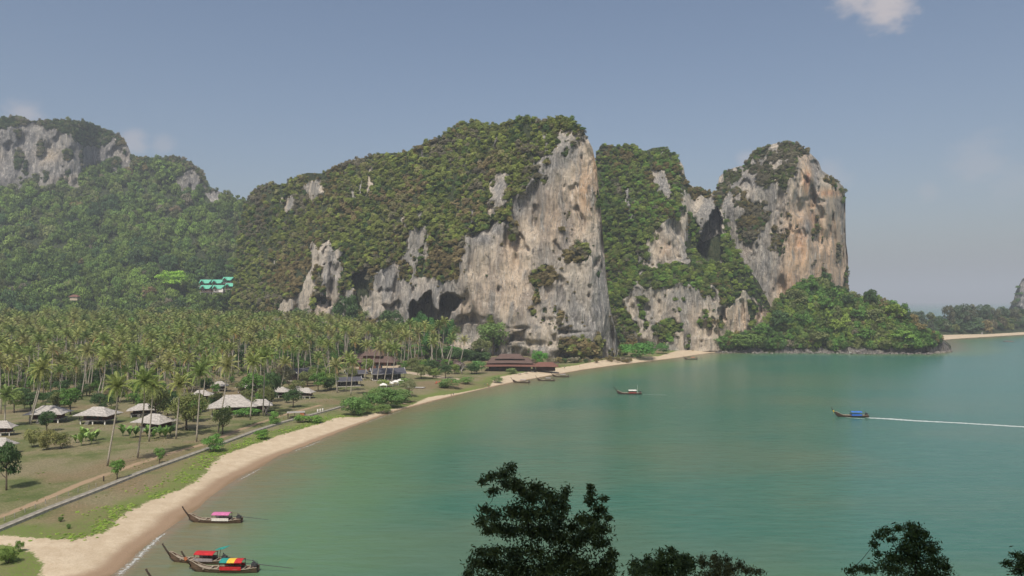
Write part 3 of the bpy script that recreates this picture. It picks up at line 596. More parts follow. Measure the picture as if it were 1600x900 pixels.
# sources: crowns of trees that stand in the picture (beside the tower)
rs = np.random.RandomState(5)
HT = [  # px, crown centre py, width px, height px, tint, label
    (1360, 470, 22, 34, G_DK, 'dark flat-topped tree sticking out above the middle of the headland'),
    (1400, 492, 34, 36, G_YEL, 'pale green round tree at the right shoulder of the headland'),
    (1412, 528, 38, 22, (.11, .19, .04), 'bright yellow-green spreading tree low on the headland near its tip'),
    (1262, 448, 34, 32, G_MID, 'rounded green tree high against the orange wall of the tower'),
    (1290, 438, 20, 30, G_DK, 'narrow dark tree pressed against the foot of the tower'),
    (1245, 470, 34, 30, G_OL, 'olive tree below the orange wall of the tower'),
    (1220, 505, 36, 40, G_DK, 'dark bushy tree at the left edge of the headland'),
    (1255, 505, 32, 30, G_MID, 'mid green tree in the middle of the left headland slope'),
    (1290, 480, 30, 28, G_MID, 'green tree half way up the headland below the tower'),
    (1325, 472, 30, 30, G_DK, 'dark tree on the headland crest beside the tower edge'),
    (1340, 495, 32, 28, G_MID, 'green tree on the open slope under the headland crest'),
    (1370, 500, 30, 28, G_OL, 'olive tree between the flat-topped tree and the pale round tree'),
    (1308, 512, 32, 26, G_YEL, 'yellow-green tree in the middle of the headland'),
    (1278, 530, 34, 24, G_OL, 'olive shrubby tree above the shore rocks below the tower'),
    (1350, 526, 34, 24, G_MID, 'green tree above the shore rocks in the middle of the headland'),
    (1190, 520, 26, 26, G_MID, 'small green tree where the headland meets the pale cliff'),
    (1437, 515, 26, 24, G_DRY, 'dry brownish tree on the falling right end of the headland'),
    (1385, 540, 26, 16, G_OL, 'low olive tree just above the rocks near the headland tip'),
]
def relief_point(name, px, py):
    PX, PY, P, veg, cav = GRIDS[name]; k = np.argmin((PX - px) ** 2 + (PY - py) ** 2); return P.reshape(-1, 3)[k]
for i, (px, py, w, h, t, lab) in enumerate(HT):
    p = relief_point('headland', px, py + h * .42); D = p[1]; hh = (p[2] - (CH - (py - h / 2 - HY) / F * D)) ; hh = max(7.5, -hh)
    e, c = tree(p, hh, w * D / F, t, lab, name='headland_tree', group='trees on the headland', k=i % 6, bare=.2)
    if i < 6: CLUMPC.objects.link(c)

# big soft covers of growth
cover('hillside_forest', 'distant_mountain', 3000, (5, 11), lambda x, y, v: (v > .5) * (1 - (x > 310) * (x < 368) * (y > 436) * (y < 450)) * (1 - (x > 244) * (x < 294) * (y > 424) * (y < 448)) * (y > np.interp(x, [-420, 0, 60, 110, 122, 150, 206, 250, 326, 430], [270, 292, 288, 290, 285, 262, 262, 245, 300, 300])), [G_DK, (.060, .10, .026), (.072, .112, .028), (.082, .120, .030), (.09, .128, .03), G_OL, (.095, .15, .032)], .66, None, None, rs, .4, None, 1.3, (1.35, 2.1), 70)
cover('cabin_clearing_shrubs', 'distant_mountain', 150, (1.6, 3.4), lambda x, y, v: (x > 300) * (x < 376) * (y > 424) * (y < 462) * 1. + (x > 238) * (x < 300) * (y > 424) * (y < 462) * 1.6, [G_DK, G_MID, G_OL], .6, None, None, rs, .2)
cover('mountain_top_scrub', 'distant_mountain', 3400, (1.6, 4.2), lambda x, y, v: (v > .4) * (y < np.interp(x, [-420, 0, 60, 110, 122, 150, 206, 250, 326, 430], [300, 292, 290, 292, 290, 268, 268, 262, 300, 340])), [G_DK, (.05, .075, .03), (.06, .08, .035), G_OL, G_GREY], .5, None, None, rs, .2, None, 1.5, (1.0, 1.6))
cover('cliff_growth', 'limestone_hill', 9500, (1.0, 4.0), lambda x, y, v: (v > .5) * (1 - .62 * (fbm(np.stack([x, y, x * 0], -1), 26, 3, (1, .5, 1), 8.8) > .28)), [G_DK, (.06, .095, .028), (.10, .128, .036), (.145, .172, .044), (.118, .13, .044), (.125, .15, .042), (.145, .14, .07)], .27, None, None, rs, .2, None, 1.9, (.8, 1.4), 40, [(692, 406, 26, 26), (730, 322, 22, 22), (600, 310, 16, 14), (540, 330, 18, 14), (860, 330, 14, 14), (850, 437, 16, 12), (834, 470, 14, 14), (900, 510, 30, 40), (470, 440, 18, 24), (650, 300, 14, 20), (760, 262, 14, 12)])
cover('ridge_growth', 'limestone_ridge', 4800, (1.0, 3.8), lambda x, y, v: (v > .5) * (1 - .75 * (fbm(np.stack([x, y, x * 0], -1), 24, 3, (1, .5, 1), 2.8) > .25)), [G_DK, (.065, .112, .03), (.09, .125, .034), (.13, .17, .04), (.10, .12, .04), (.085, .15, .032)], .33, None, None, rs, .2, None, 1.8, (.8, 1.4), 40)
cover('tower_growth', 'limestone_tower', 2200, (.9, 3.0), lambda x, y, v: (v > .5) * 1., [G_DK, G_MID, G_OL, G_GREY, G_OL], .25, None, None, rs, .15, None, 1.6, (.8, 1.4), 40)
cover('headland_growth', 'headland', 1900, (1.3, 5.0), lambda x, y, v: (v > .5) * (y < 543), [G_DK, G_MID, G_MID, (.08, .12, .035), G_OL, G_YEL], .45, None, None, rs, .2, None, 1.6, (1.1, 1.8), 30)
cover('cliff_tufts', 'limestone_hill', 500, (.7, 1.9), lambda x, y, v: (v < .5) * (v > .02) * 1. + (v <= .02) * .008, [G_DK, G_OL, G_DRY, G_GREY], .3, None, None, rs, 0, None, 1.5)
cover('tower_tufts', 'limestone_tower', 300, (.7, 1.9), lambda x, y, v: (v < .5) * (v > .02) * 1. + (v <= .02) * .004, [G_DK, G_OL, G_DRY, G_GREY], .3, None, None, rs, 0, None, 1.5)
cover('ridge_tufts', 'limestone_ridge', 220, (.7, 1.9), lambda x, y, v: (v < .5) * (v > .02) * 1. + (v <= .02) * .008, [G_DK, G_OL, G_DRY, G_GREY], .3, None, None, rs, 0, None, 1.5)
cover('distant_scrub', 'distant_cliff', 260, (3, 8), lambda x, y, v: 1. * (v > .3) + .15, [G_DK, G_MID, G_OL], 0, None, None, rs)
# ---------------------------------------------------------------- coconut palms
def frond_geo(L, n, droop, rs, wid=.95, up=.55, leafw=.055):
    """one feather leaf along +x: midrib and hanging leaflets; returns V, F, lv"""
    ts = np.linspace(0, 1, n + 1); x = L * (ts - .10 * droop * ts ** 2); z = L * (up * ts - (up * .62 + droop * .55) * ts ** 2)
    V = []; Fc = []; LV = []; tone = rs.rand()
    for i in range(n):
        a = np.array([x[i], 0, z[i]]); b_ = np.array([x[i + 1], 0, z[i + 1]]); o = len(V); w = .035 * (1 - ts[i]) + .012
        V += [a + [0, w, 0], a - [0, w, 0], b_ - [0, w, 0], b_ + [0, w, 0]]; Fc.append((o, o + 1, o + 2, o + 3)); LV += [.95] * 4
        if i == 0: continue
        ll = wid * math.sin(math.pi * min(1, .12 + ts[i] * .86)) ** .6
        for s in (-1, 1):
            tip = a + np.array([.42 * ll, s * ll * .78, -ll * rs.uniform(.25, .65)]); hw = leafw * L / 4
            o = len(V); lv = np.clip(tone * .5 + rs.rand() * .5, 0, 1)
            V += [a - [hw, 0, 0], a + [hw * 1.3, 0, 0], tip + [hw * .5, 0, 0], tip - [hw * .5, 0, 0]]; Fc.append((o, o + 1, o + 2, o + 3)); LV += [lv] * 4
    return np.array(V), Fc, LV
def frond_mesh(seed, L=4.2, n=20, droop=.6):
    rs = np.random.RandomState(seed); V, Fc, LV = frond_geo(L, n, droop, rs, 1.0, .5, .085); return mesh('frond', V, Fc, PALML, False, {'lv': LV})
FRONDS = [frond_mesh(300, 4.0, 18, .25), frond_mesh(301, 4.3, 20, .6), frond_mesh(302, 4.2, 20, 1.0), frond_mesh(303, 3.9, 18, 1.4)]
MI = []
def head_geo(seed, nf, n, mult=1.0, leafw=.10):
    rs = np.random.RandomState(seed); VV = []; FF = []; LL = []; MI.clear()
    for k in range(nf):
        u = k / nf; w = k * 2.39996 + rs.rand() * .3; el = 1.15 - 1.65 * u; L = rs.uniform(3.6, 4.5)
        V, Fc, LV = frond_geo(L, n, .35 + .9 * u, rs, 1.05, .5, leafw)
        c, s = math.cos(el), math.sin(el); V = np.stack([V[:, 0] * c - V[:, 2] * s, V[:, 1], V[:, 0] * s + V[:, 2] * c], 1)
        c, s = math.cos(w), math.sin(w); V = np.stack([V[:, 0] * c - V[:, 1] * s, V[:, 0] * s + V[:, 1] * c, V[:, 2]], 1)
        o = sum(len(q) for q in VV); VV.append(V); FF += [tuple(i + o for i in f) for f in Fc]; LL += LV; MI.extend([1 if k >= nf - 1 - (seed % 2) else 0] * len(Fc))
    return np.concatenate(VV), FF, LL
def ptrunk_pts(h, lx, ly, n=8):
    return [(lx * math.sin(t * 1.57) ** 1.3 if t else 0, ly * t * t, h * t) for t in np.linspace(0, 1, n)]
def coconuts(h, lx, ly, b_):
    for k in range(7):
        w = k * .9; V, Fc = tube([(lx + .28 * math.cos(w), ly + .28 * math.sin(w), h - .25 - .1 * (k % 2)), (lx + .36 * math.cos(w), ly + .36 * math.sin(w), h - .55 - .1 * (k % 2))], [.13, .09], 5); b_.add(V, Fc)
    return b_
NUT = pmat('coconut', (.22, .17, .06), .6, .3, 6)
rs = np.random.RandomState(77); rr = random.Random(9)
P_T = [(.18, .215, .07), (.15, .20, .06), (.205, .225, .078), (.13, .18, .058), (.215, .22, .095)]
def near_palm(base, top, label, nf=24, cat='palm tree', k=0):
    """palm whose every frond is a part of its own"""
    b = on_ground(*base); D = b[1]; t = np.array([(top[0] - 800) / F * D, D, CH - (top[1] - HY) / F * D]); h = t[2] - b[2]; lx = t[0] - b[0]; ly = rr.uniform(-1, 1)
    e = empty('coconut_palm', label, cat, b, 0, 'coconut palms')
    q = MB(); q.tube(ptrunk_pts(h, lx, ly, 9), np.linspace(.27, .15, 9), 7); q.obj('trunk', [PBARK], e, True)
    coconuts(h, lx, ly, MB()).obj('coconuts', [NUT], e)
    tint = P_T[k % 5]; sc = rr.uniform(1.08, 1.26)
    for j in range(nf):
        u = j / nf; el = 1.1 - 1.75 * u + rr.uniform(-.1, .1); f = FRONDS[min(3, int(u * 4))]
        o = obj('frond', f, e, (lx, ly, h), (0, -el, j * 2.39996 + rr.uniform(-.2, .2)), sc * rr.uniform(.85, 1.08))
        tk = 1.0 + .25 * rr.random(); o['tint'] = [float(c * tk) for c in (tint if (u < .9 or j % 3) else (.26, .19, .11))]
    return e
NP = [((168, 728), (184, 604), 'tall leaning palm standing alone on the open grass above the track, base nearest the beach'),
      ((215, 716), (228, 596), 'palm right of the lone leaning palm, rising in front of the grey-roofed bungalows'),
      ((275, 686), (280, 600), 'straight palm in front of the olive broadleaf tree, right of the banana clumps'),
      ((307, 690), (313, 582), 'left palm of the crossed pair beside the olive broadleaf tree'),
      ((341, 676), (354, 572), 'palm bending right across the front of the wide pale bungalow roof'),
      ((391, 656), (397, 566), 'palm on the open lawn right of the wide pale roof, left of its close neighbour'),
      ((411, 650), (414, 558), 'palm beside the bare stump on the lawn, right of its close neighbour'),
      ((48, 664), (64, 577), 'palm whose trunk crosses the leftmost whole bungalow roof'),
      ((46, 662), (60, 583), 'palm twinned with the one crossing the leftmost whole bungalow'),
      ((127, 622), (136, 549), 'palm behind the second bungalow from the left, trunk in clear view'),
      ((157, 634), (165, 556), 'palm behind the right end of the second bungalow from the left'),
      ((92, 617), (97, 566), 'shorter palm on the grass behind the two leftmost bungalows'),
      ((20, 628), (20, 568), 'palm at the left edge with a broad ragged head, behind the first bungalow'),
      ((8, 668), (7, 618), 'low palm with a bright green head at the left edge of the grove'),
      ((36, 622), (42, 572), 'palm left of the first bungalow with thin trunk'),
      ((233, 690), (238, 604), 'thin palm close behind the one in front of the grey-roofed bungalows'),
      ((315, 642), (322, 568), 'palm just left of the wide pale roof'),
      ((188, 590), (192, 560), 'short palm with a drooping brown skirt near the dirt clearing'),
      ((207, 618), (208, 562), 'slim palm behind the grey-roofed bungalows'),
      ((527, 614), (524, 572), 'palm in front of the smaller dark-roofed house, left one'),
      ((540, 612), (545, 560), 'palm in front of the smaller dark-roofed house, middle one'),
      ((548, 618), (551, 566), 'palm in front of the smaller dark-roofed house, right one'),
      ((570, 594), (574, 540), 'palm at the left end of the large dark-roofed house'),
      ((580, 595), (586, 536), 'palm crossing the front gable of the large dark-roofed house'),
      ((589, 597), (594, 545), 'palm before the middle of the large dark roof'),
      ((600, 598), (608, 543), 'palm before the right half of the large dark roof'),
      ((612, 599), (617, 546), 'palm at the right end of the large dark-roofed house'),
      ((630, 577), (634, 525), 'palm left of the tallest palm behind the beach lawn'),
      ((637, 574), (640, 506), 'tallest palm behind the beach lawn, its head against the cave'),
      ((646, 572), (652, 520), 'palm right of the tallest palm behind the beach lawn'),
      ((668, 580), (677, 536), 'leaning palm above the red deck chairs'),
      ((682, 564), (687, 508), 'left palm of the tall pair below the cave mouth'),
      ((690, 564), (694, 503), 'right palm of the tall pair below the cave mouth'),
      ((698, 580), (708, 530), 'palm left of the twisted grey tree, leaning right'),
      ((717, 577), (725, 532), 'palm in front of the long low brown roof, right end'),
      ((828, 556), (827, 530), 'small palm against the rock left of the bright round tree')]
for i, (a, b_, lab) in enumerate(NP): near_palm(a, b_, lab, 24 if i < 19 else 20, k=i)
near_palm((572, 535), (572, 492), 'big dark feathery palm in front of the cliff left of the cave', 22, k=3)

# the rest of the grove: one mesh per palm (trunk and head as two parts while they can be told apart)
HEADS = []; 
for i in range(4):
    V, Fc, LV = head_geo(400 + i, 22, 9, leafw=.15); HEADS.append(mesh('crown', V, Fc, [PALML, PDRY], False, {'lv': LV}, list(MI)))
PTR = []
for i in range(4):
    q = MB(); q.tube(ptrunk_pts(1, (.14, -.07, .03, .20)[i], 0, 7), np.linspace(.27, .16, 7) / 22, 6); PTR.append((q.mesh('trunk', [PBARK], True), (.14, -.07, .03, .20)[i]))
groveP = [tuple(on_ground(x, y)[:2]) for x, y in [(-170, 600), (-170, 533), (60, 530), (300, 528), (440, 533), (560, 545), (640, 556), (705, 566), (690, 572), (640, 571), (575, 572), (500, 580), (440, 585), (380, 590), (300, 590), (262, 598), (200, 596), (150, 600), (60, 606), (-60, 620)]]
g = np.array(groveP); cand = np.stack([rs.uniform(g[:, 0].min(), g[:, 0].max(), 60000), rs.uniform(g[:, 1].min(), g[:, 1].max(), 60000)], 1)
cand = cand[inside(cand[:, 0], cand[:, 1], groveP)]
BLD = []   # (x, y, r) kept clear for buildings
for (px, py, r) in ((65, 660, 9), (143, 661, 9), (552, 570, 8), (588, 575, 9), (597, 592, 12), (467, 592, 9), (542, 600, 9), (270, 565, 9), (352, 640, 12), (395, 600, 8), (210, 600, 7), (520, 570, 9), (700, 572, 10)):
    p = on_ground(px, py); BLD.append((p[0], p[1], r))
pts = []; cell = {}
for c in cand:
    dd = 7.9
    if any((c[0] - x) ** 2 + (c[1] - y) ** 2 < r * r for x, y, r in BLD): continue
    k = (int(c[0] // dd), int(c[1] // dd))
    if any((c[0] - q[0]) ** 2 + (c[1] - q[1]) ** 2 < dd * dd for a in (-1, 0, 1) for b_ in (-1, 0, 1) for q in cell.get((k[0] + a, k[1] + b_), ())): continue
    cell.setdefault(k, []).append(c); pts.append(c)
pts = np.array(pts); pts = pts[np.argsort(np.hypot(pts[:, 0], pts[:, 1]) + 5000 * (800 + pts[:, 0] / pts[:, 1] * F < -14))]
zz = ground_z(pts[:, 0], pts[:, 1]); NIND = 186
def zone(p):
    px = 800 + p[0] / p[1] * F; Y = p[1]
    row = 'at the grove front' if Y < 440 else 'in the second row' if Y < 480 else 'deep in the grove'
    for lim, w in ((60, 'behind the bungalow at the left picture edge'), (125, 'behind the leftmost whole bungalow'), (190, 'behind the bungalow with the banana clump'), (250, 'behind the overlapping pair of bungalows'), (310, 'around the sandy clearing'), (370, 'behind the wide pale roof'),
                   (430, 'behind the dense green tree by the terrace'), (490, 'around the blue-grey gabled house'), (545, 'behind the smaller dark-roofed house'), (600, 'before the two-storey brown house'), (660, 'left of the tall palm pair'), (9999, 'right of the cave mouth')):
        if px < lim: return 'coconut palm ' + row + ', ' + w
for i, (c, z) in enumerate(zip(pts[:NIND], zz[:NIND])):
    h = rr.uniform(14, 25); tm, lx = PTR[i % 4]; w = rr.uniform(0, 6.28); ci = rr.randrange(5); lk = ('short ' if h < 17 else 'tall ' if h > 22 else '') + ('olive ', 'green ', 'yellowish ', 'deep-green ', 'dusty ')[ci]
    e = empty('coconut_palm', lk + zone(c), 'palm tree', (c[0], c[1], z), w, 'coconut palms of the grove'); e['group'] = lk + zone(c).replace('coconut palm', 'coconut palms')
    e.rotation_euler = (rr.gauss(0, .05), rr.gauss(0, .05), w); t = obj('trunk', tm, e, (0, 0, -.2), None, (h, h, h)); cr = obj('crown', HEADS[i % 4], e, (lx * h, 0, h - .3), rr.uniform(0, 6), rr.uniform(1.0, 1.3))
    tk = rr.uniform(.8, 1.25); cr['tint'] = [float(q * tk) for q in P_T[ci]]
    if i < 4: PALMC.objects.link(cr)
TRC = bpy.data.collections.new('palm_trunk_sources')
TRC.objects.link(t)
fp = pts[NIND:]; n = len(fp); h = rs.uniform(16, 25, n); w = rs.rand(n) * 6.28; lx = PTR[(NIND - 1) % 4][1]
pz = zz[NIND:]
ft = np.array(P_T)[rs.randint(0, 5, n)] * rs.uniform(.75, 1.2, (n, 1))
scatter('distant_palm_crowns', np.stack([fp[:, 0] + lx * h * np.cos(w), fp[:, 1] + lx * h * np.sin(w), pz + h - .3], 1), np.repeat(rs.uniform(1.05, 1.4, n)[:, None], 3, 1), np.stack([w * 0, w * 0, rs.rand(n) * 6.28], 1), ft, PALMC)
scatter('distant_palm_trunks', np.stack([fp[:, 0], fp[:, 1], pz], 1), np.repeat(h[:, None], 3, 1), np.stack([w * 0, w * 0, w], 1), ft, TRC)
print('PALMS', len(pts))

for i in range(100):     # looser palms between the bungalows
    px = rr.uniform(-5, 520); pb = np.interp(px, [-20, 150, 300, 420, 520], [rr.uniform(600, 650), rr.uniform(600, 640), rr.uniform(592, 630), rr.uniform(588, 618), rr.uniform(584, 604)]); c = on_ground(px, pb)
    if any((c[0] - x) ** 2 + (c[1] - y) ** 2 < 36 for x, y, r in BLD): continue
    h = rr.uniform(13, 21); tm, lx = PTR[i % 4]; w = rr.uniform(0, 6.28); ci = rr.randrange(5); zn = ('short ' if h < 15 else 'tall ' if h > 19 else '') + ('olive ', 'green ', 'yellowish ', 'deep-green ', 'dusty ')[ci] + 'loose coconut palm ' + zone(c).split(', ')[1]
    e = empty('coconut_palm', zn, 'palm tree', c, w, zn.replace('coconut palm', 'coconut palms')); obj('trunk', tm, e, (0, 0, -.2), None, (h, h, h)); cr = obj('crown', HEADS[i % 4], e, (lx * h, 0, h - .3), rr.uniform(0, 6), rr.uniform(.9, 1.1)); tk = rr.uniform(.85, 1.25); cr['tint'] = [float(q * tk) for q in P_T[ci]]

# ---------------------------------------------------------------- broadleaf trees, shrubs and banana plants of the village
def tree_px(px, pb, pt, w, tint, label, cat='tree', name='broadleaf_tree', bare=.35, fine=True, k=None, group=None, deep=0):
    b = on_ground(px, pb); D = b[1]; return tree(b, (pb - pt) * D / F, w * D / F, tint, label, cat, name, group, k, bare, fine)
VT = [ # px, base, top, width, tint, bare, label
    (110, 648, 606, 38, G_MID, .35, 'round green tree between the two leftmost bungalows, behind them'),
    (73, 674, 640, 28, G_DK, .25, 'dark green tree hiding the right front of the leftmost whole bungalow'),
    (291, 672, 614, 64, (.10, .115, .04), .2, 'big olive broadleaf tree in front of the wide pale roof'),
    (243, 668, 600, 48, G_OL, .3, 'sparse dark tree growing between the grey-roofed bungalows'),
    (262, 650, 606, 34, G_DK, .3, 'dark tree behind the grey-roofed bungalow, left of the big olive tree'),
    (348, 678, 634, 34, (.10, .13, .05), .2, 'thin-leaved young tree in front of the wide pale roof'),
    (400, 622, 582, 52, G_MID, .25, 'dense green tree above the white terrace posts'),
    (424, 628, 578, 34, G_DK, .25, 'dark tree between the terrace and the small pale roofs'),
    (458, 637, 607, 30, G_DK, .4, 'umbrella-shaped dark tree on bare ground beside the small red hut'),
    (497, 612, 582, 34, G_MID, .3, 'green tree left of the smaller dark-roofed house'),
    (515, 610, 588, 26, G_DK, .2, 'low dark tree touching the smaller dark-roofed house'),
    (440, 600, 560, 30, G_GREY, .4, 'half-bare grey tree beside the blue-grey gabled house'),
    (452, 612, 572, 24, (.15, .15, .10), .5, 'pale-stemmed thin tree in front of the small pale roofs'),
    (770, 556, 500, 62, (.09, .14, .045), .35, 'tall spreading tree in front of the cave ledge, behind the long restaurant roof'),
    (752, 562, 528, 34, G_OL, .3, 'loose olive tree left of the restaurant roof'),
    (722, 574, 546, 30, G_DK, .3, 'dark tree between the low brown roof and the restaurant'),
    (745, 584, 562, 30, (.075, .15, .05), .1, 'round blue-green bush in front of the restaurant'),
    (843, 571, 547, 30, (.06, .165, .03), .1, 'bright green round tree at the right end of the restaurant roof'),
    (540, 538, 462, 52, G_DK, .25, 'large dark tree at the foot of the left cliff'),
    (612, 545, 480, 46, G_DK, .25, 'dark tree left of the cave mouth, in front of the grey rock'),
    (648, 548, 492, 30, (.05, .12, .035), .2, 'green tree at the left edge of the cave mouth'),
    (470, 530, 482, 36, G_DK, .25, 'dark tree at the foot of the pale left cliff wedge'),
    (500, 534, 490, 34, G_MID, .25, 'green tree right of the pale left cliff wedge'),
    (662, 552, 486, 34, (.04, .10, .03), .2, 'dark green tree in front of the left half of the cave mouth'), (700, 556, 500, 30, (.045, .105, .032), .2, 'dark green tree in front of the right half of the cave mouth'),
    (672, 562, 520, 40, (.05, .125, .035), .15, 'green leafy tree behind the tall palm pair'),
    (658, 592, 568, 34, G_OL, .25, 'olive tree behind the beach lawn, right of the large dark roof'),
    (676, 586, 562, 30, G_DK, .2, 'dark shrubby tree under the leaning palm'),
    (632, 604, 590, 24, (.12, .17, .06), .3, 'pale small tree beside the white shades'),
    (640, 620, 592, 22, (.13, .14, .08), .4, 'grey-green airy tree at the edge of the beach lawn'),
    (10, 766, 692, 44, G_DK, .2, 'large dark tree cut by the left picture edge'),
    (150, 610, 574, 30, G_DK, .35, 'dark tree under the palms behind the second bungalow'),
    (118, 606, 574, 26, G_OL, .35, 'olive tree under the palms, left of the dark one'),
    (182, 600, 580, 36, G_DK, .15, 'dark bush beside the palm with the brown skirt'),
    (280, 600, 572, 42, (.12, .155, .05), .2, 'yellow-green tree beside the sandy clearing'),
    (208, 585, 560, 30, G_MID, .3, 'green tree behind the sandy clearing'),
    (183, 750, 718, 27, (.085, .16, .04), .35, 'small leafy tree beside the track, next to the seawall bend'),
    (249, 725, 698, 20, (.09, .16, .045), .4, 'slim sapling between the track and the seawall'),
    (418, 640, 600, 26, G_OL, .3, 'olive tree behind the bare stump'),
    (575, 585, 560, 24, (.12, .16, .05), .2, 'pale green tree behind the large dark-roofed house'),
]
for i, (px, pb, pt, w, tn, br, lab) in enumerate(VT): tree_px(px, pb, pt, w, tn, lab, bare=br * .5, k=i % 3)
FT = (('dark green', G_DK), ('mid green', G_MID), ('olive', G_OL), ('yellow-green', (.11, .15, .045)))
FZ = ((40, 'at the left picture edge'), (110, 'near the leftmost whole bungalow'), (180, 'near the bungalow with the banana clump'), (250, 'near the overlapping pair of bungalows'), (320, 'near the big olive tree'), (390, 'beside the wide pale roof'), (450, 'among the small pale pavilions'), (520, 'near the blue-grey gabled house'), (600, 'near the dark-roofed houses'), (9999, 'behind the beach lawn'))
for i in range(165):
    px = rr.uniform(-30, 745); f_ = rr.random() ** 1.3; pb = np.interp(px, [-30, 150, 300, 420, 520, 600, 745], np.array([592, 588, 584, 580, 578, 576, 574]) * (1 - f_) + np.array([650, 650, 664, 640, 612, 598, 590]) * f_); c = on_ground(px, pb)
    if any((c[0] - x) ** 2 + (c[1] - y) ** 2 < (r * .75) ** 2 for x, y, r in BLD) or any(abs(px - q[0]) < q[2] * .55 and 0 < pb - q[1] < 22 for q in ((65, 662, 58), (144, 664, 58), (217, 652, 44), (234, 676, 60), (362, 650, 70), (603, 594, 50), (542, 604, 36), (588, 578, 60), (466, 654, 26))): continue
    ci, tn = FT[i % 4]; zn = next(z_ for l_, z_ in FZ if px < l_); h = rr.uniform(3.5, 8.5); small = h < 5
    lab = ci + (' small leafy tree ' if small else ' broadleaf tree ') + zn; tree(c, h, h * rr.uniform(.9, 1.35), tn, lab, 'tree', 'broadleaf_tree', ('small leafy trees ' if small else 'broadleaf trees ') + zn, i % 3, .04 if small else .12, True)
for px, pb, h_, w_, tn, lab in ((268, 468, 34, 66, (.17, .29, .04), 'bright lime-green spreading tree on the hillside left of the green-roofed cabins'), (233, 474, 20, 26, (.14, .105, .06), 'rusty brown dry tree on the lower hillside'), (275, 345, 22, 22, (.15, .12, .08), 'brown flat-crowned tree high on the hillside below the small right peak'),
        (322, 463, 15, 17, G_MID, 'green tree hiding the front of the left lower green-roofed cabin'), (341, 467, 16, 17, (.10, .14, .04), 'yellowish tree below the middle lower green-roofed cabin'), (362, 464, 17, 20, G_DK, 'dark tree below the right green-roofed cabin'), (304, 456, 12, 20, G_DK, 'dark tree at the left side of the green-roofed cabins'), (374, 452, 13, 20, G_DK, 'dark tree between the green-roofed cabins and the limestone hill'), (358, 302 + 124, 11, 20, G_MID, 'green tree above the highest green-roofed cabin')):
    b = relief_point('distant_mountain', px, pb); e, c = tree(b, h_, w_ * b[1] / F, tn, lab, bare=.15, k=0, fine=True)
    if px == 268: c.location.z = 24; c.scale = (w_ * b[1] / F / 2, 17, 16)
SH = [ # shrubs standing on the ground
    (52, 699, 670, 30, (.14, .15, .06), 'left one of three feathery round shrubs on the lawn'), (74, 703, 668, 30, (.15, .15, .06), 'middle one of three feathery round shrubs on the lawn'), (96, 701, 674, 27, (.125, .135, .055), 'right one of three feathery round shrubs on the lawn'),
    (332, 706, 679, 38, (.085, .17, .045), 'leafy green shrub growing over the seawall'),
    (553, 649, 617, 44, (.085, .155, .05), 'large rounded bush spilling onto the sand'),
    (580, 640, 612, 34, (.07, .13, .04), 'darker bush behind the large rounded one on the sand'),
    (604, 636, 604, 44, (.08, .14, .045), 'broad beach bush right of the large rounded one'),
    (628, 628, 606, 38, (.09, .14, .05), 'low spreading bush at the sand edge beside the driftwood'),
    (566, 646, 622, 34, (.085, .15, .045), 'bush between the large rounded one and the broad beach bush'), (618, 638, 612, 36, (.08, .145, .045), 'bush right behind the small front beach bush'), (590, 628, 604, 34, (.10, .155, .05), 'pale bush at the back of the beach thicket'),
    (598, 646, 630, 30, (.10, .15, .05), 'small bush in front of the broad beach bush'),
    (408, 686, 671, 26, (.08, .16, .035), 'low green shrub between seawall and beach, left of its neighbour'),
    (490, 660, 648, 34, (.10, .18, .04), 'low shrub beside the path near the three white bollards'), (430, 664, 652, 18, (.10, .17, .05), 'small shrub on the path edge below the red hut'),
    (470, 660, 648, 24, (.09, .17, .04), 'shrub on the sea side of the path below the red hut'), (427, 664, 640, 16, (.10, .19, .05), 'little round-headed tree beside the path'),
    (1000, 560, 533, 62, (.06, .15, .035), 'broad bright green bush at the foot of the ridge beside the small beach'), (1035, 553, 536, 26, (.055, .13, .035), 'smaller bush joined to the broad green bush at the small beach'),
    (12, 880, 852, 36, (.10, .15, .04), 'yellow-green shrub at the lower left edge beside the sand'), (30, 862, 843, 14, (.09, .15, .04), 'small upright shrub behind the lower left shrub'),
    (95, 815, 807, 10, (.07, .12, .035), 'little tuft bush on the grass below the seawall'), (107, 826, 818, 8, (.08, .14, .04), 'tiny tuft bush on the grass just above the sand'),
    (385, 650, 636, 44, (.075, .16, .04), 'clipped green hedge bush beside the wide pale roof'), (365, 640, 622, 20, (.17, .19, .04), 'yellow-green shrub at the corner of the wide pale roof'),
    (700, 606, 590, 40, (.09, .15, .05), 'loose shrubs behind the beach lawn'), (728, 600, 588, 24, (.10, .17, .05), 'low bush above the beach path'),
    (776, 598, 588, 22, (.12, .17, .07), 'pale green shrub in front of the restaurant terrace'), (800, 584, 574, 20, (.11, .15, .06), 'dusty shrub beside the restaurant terrace'),
    (600, 604, 592, 22, (.15, .19, .06), 'yellowish shrub on the lawn in front of the large dark roof'), (705, 556, 540, 40, (.055, .13, .035), 'dark green bush behind the low brown roof'),
    (1165, 545, 522, 60, (.09, .14, .04), 'green scrub at the right end of the small beach'), (1125, 543, 526, 34, (.07, .14, .035), 'round bush where the small beach ends'),
]
for i, (px, pb, pt, w, tn, lab) in enumerate(SH):
    b = on_ground(px, pb) if px < 1100 else relief_point('headland', px, pb - 3); D = b[1]
    e = empty('shrub', lab, 'shrub', b, i * 1.3)
    h = (pb - pt) * D / F; c = obj('foliage', FINE[i % 3], e, (0, 0, h * .45), None, (w * D / F / 2 * 1.2, w * D / F / 2 * 1.1, h * .80)); c['tint'] = [float(q) for q in tn]
    q = MB(); [q.tube([(0, 0, -.2), (math.cos(k) * w * D / F * .25, math.sin(k) * w * D / F * .25, h * .6)], [.06, .02], 4) for k in range(0, 6, 2)]; q.obj('stem', [BARK], e)

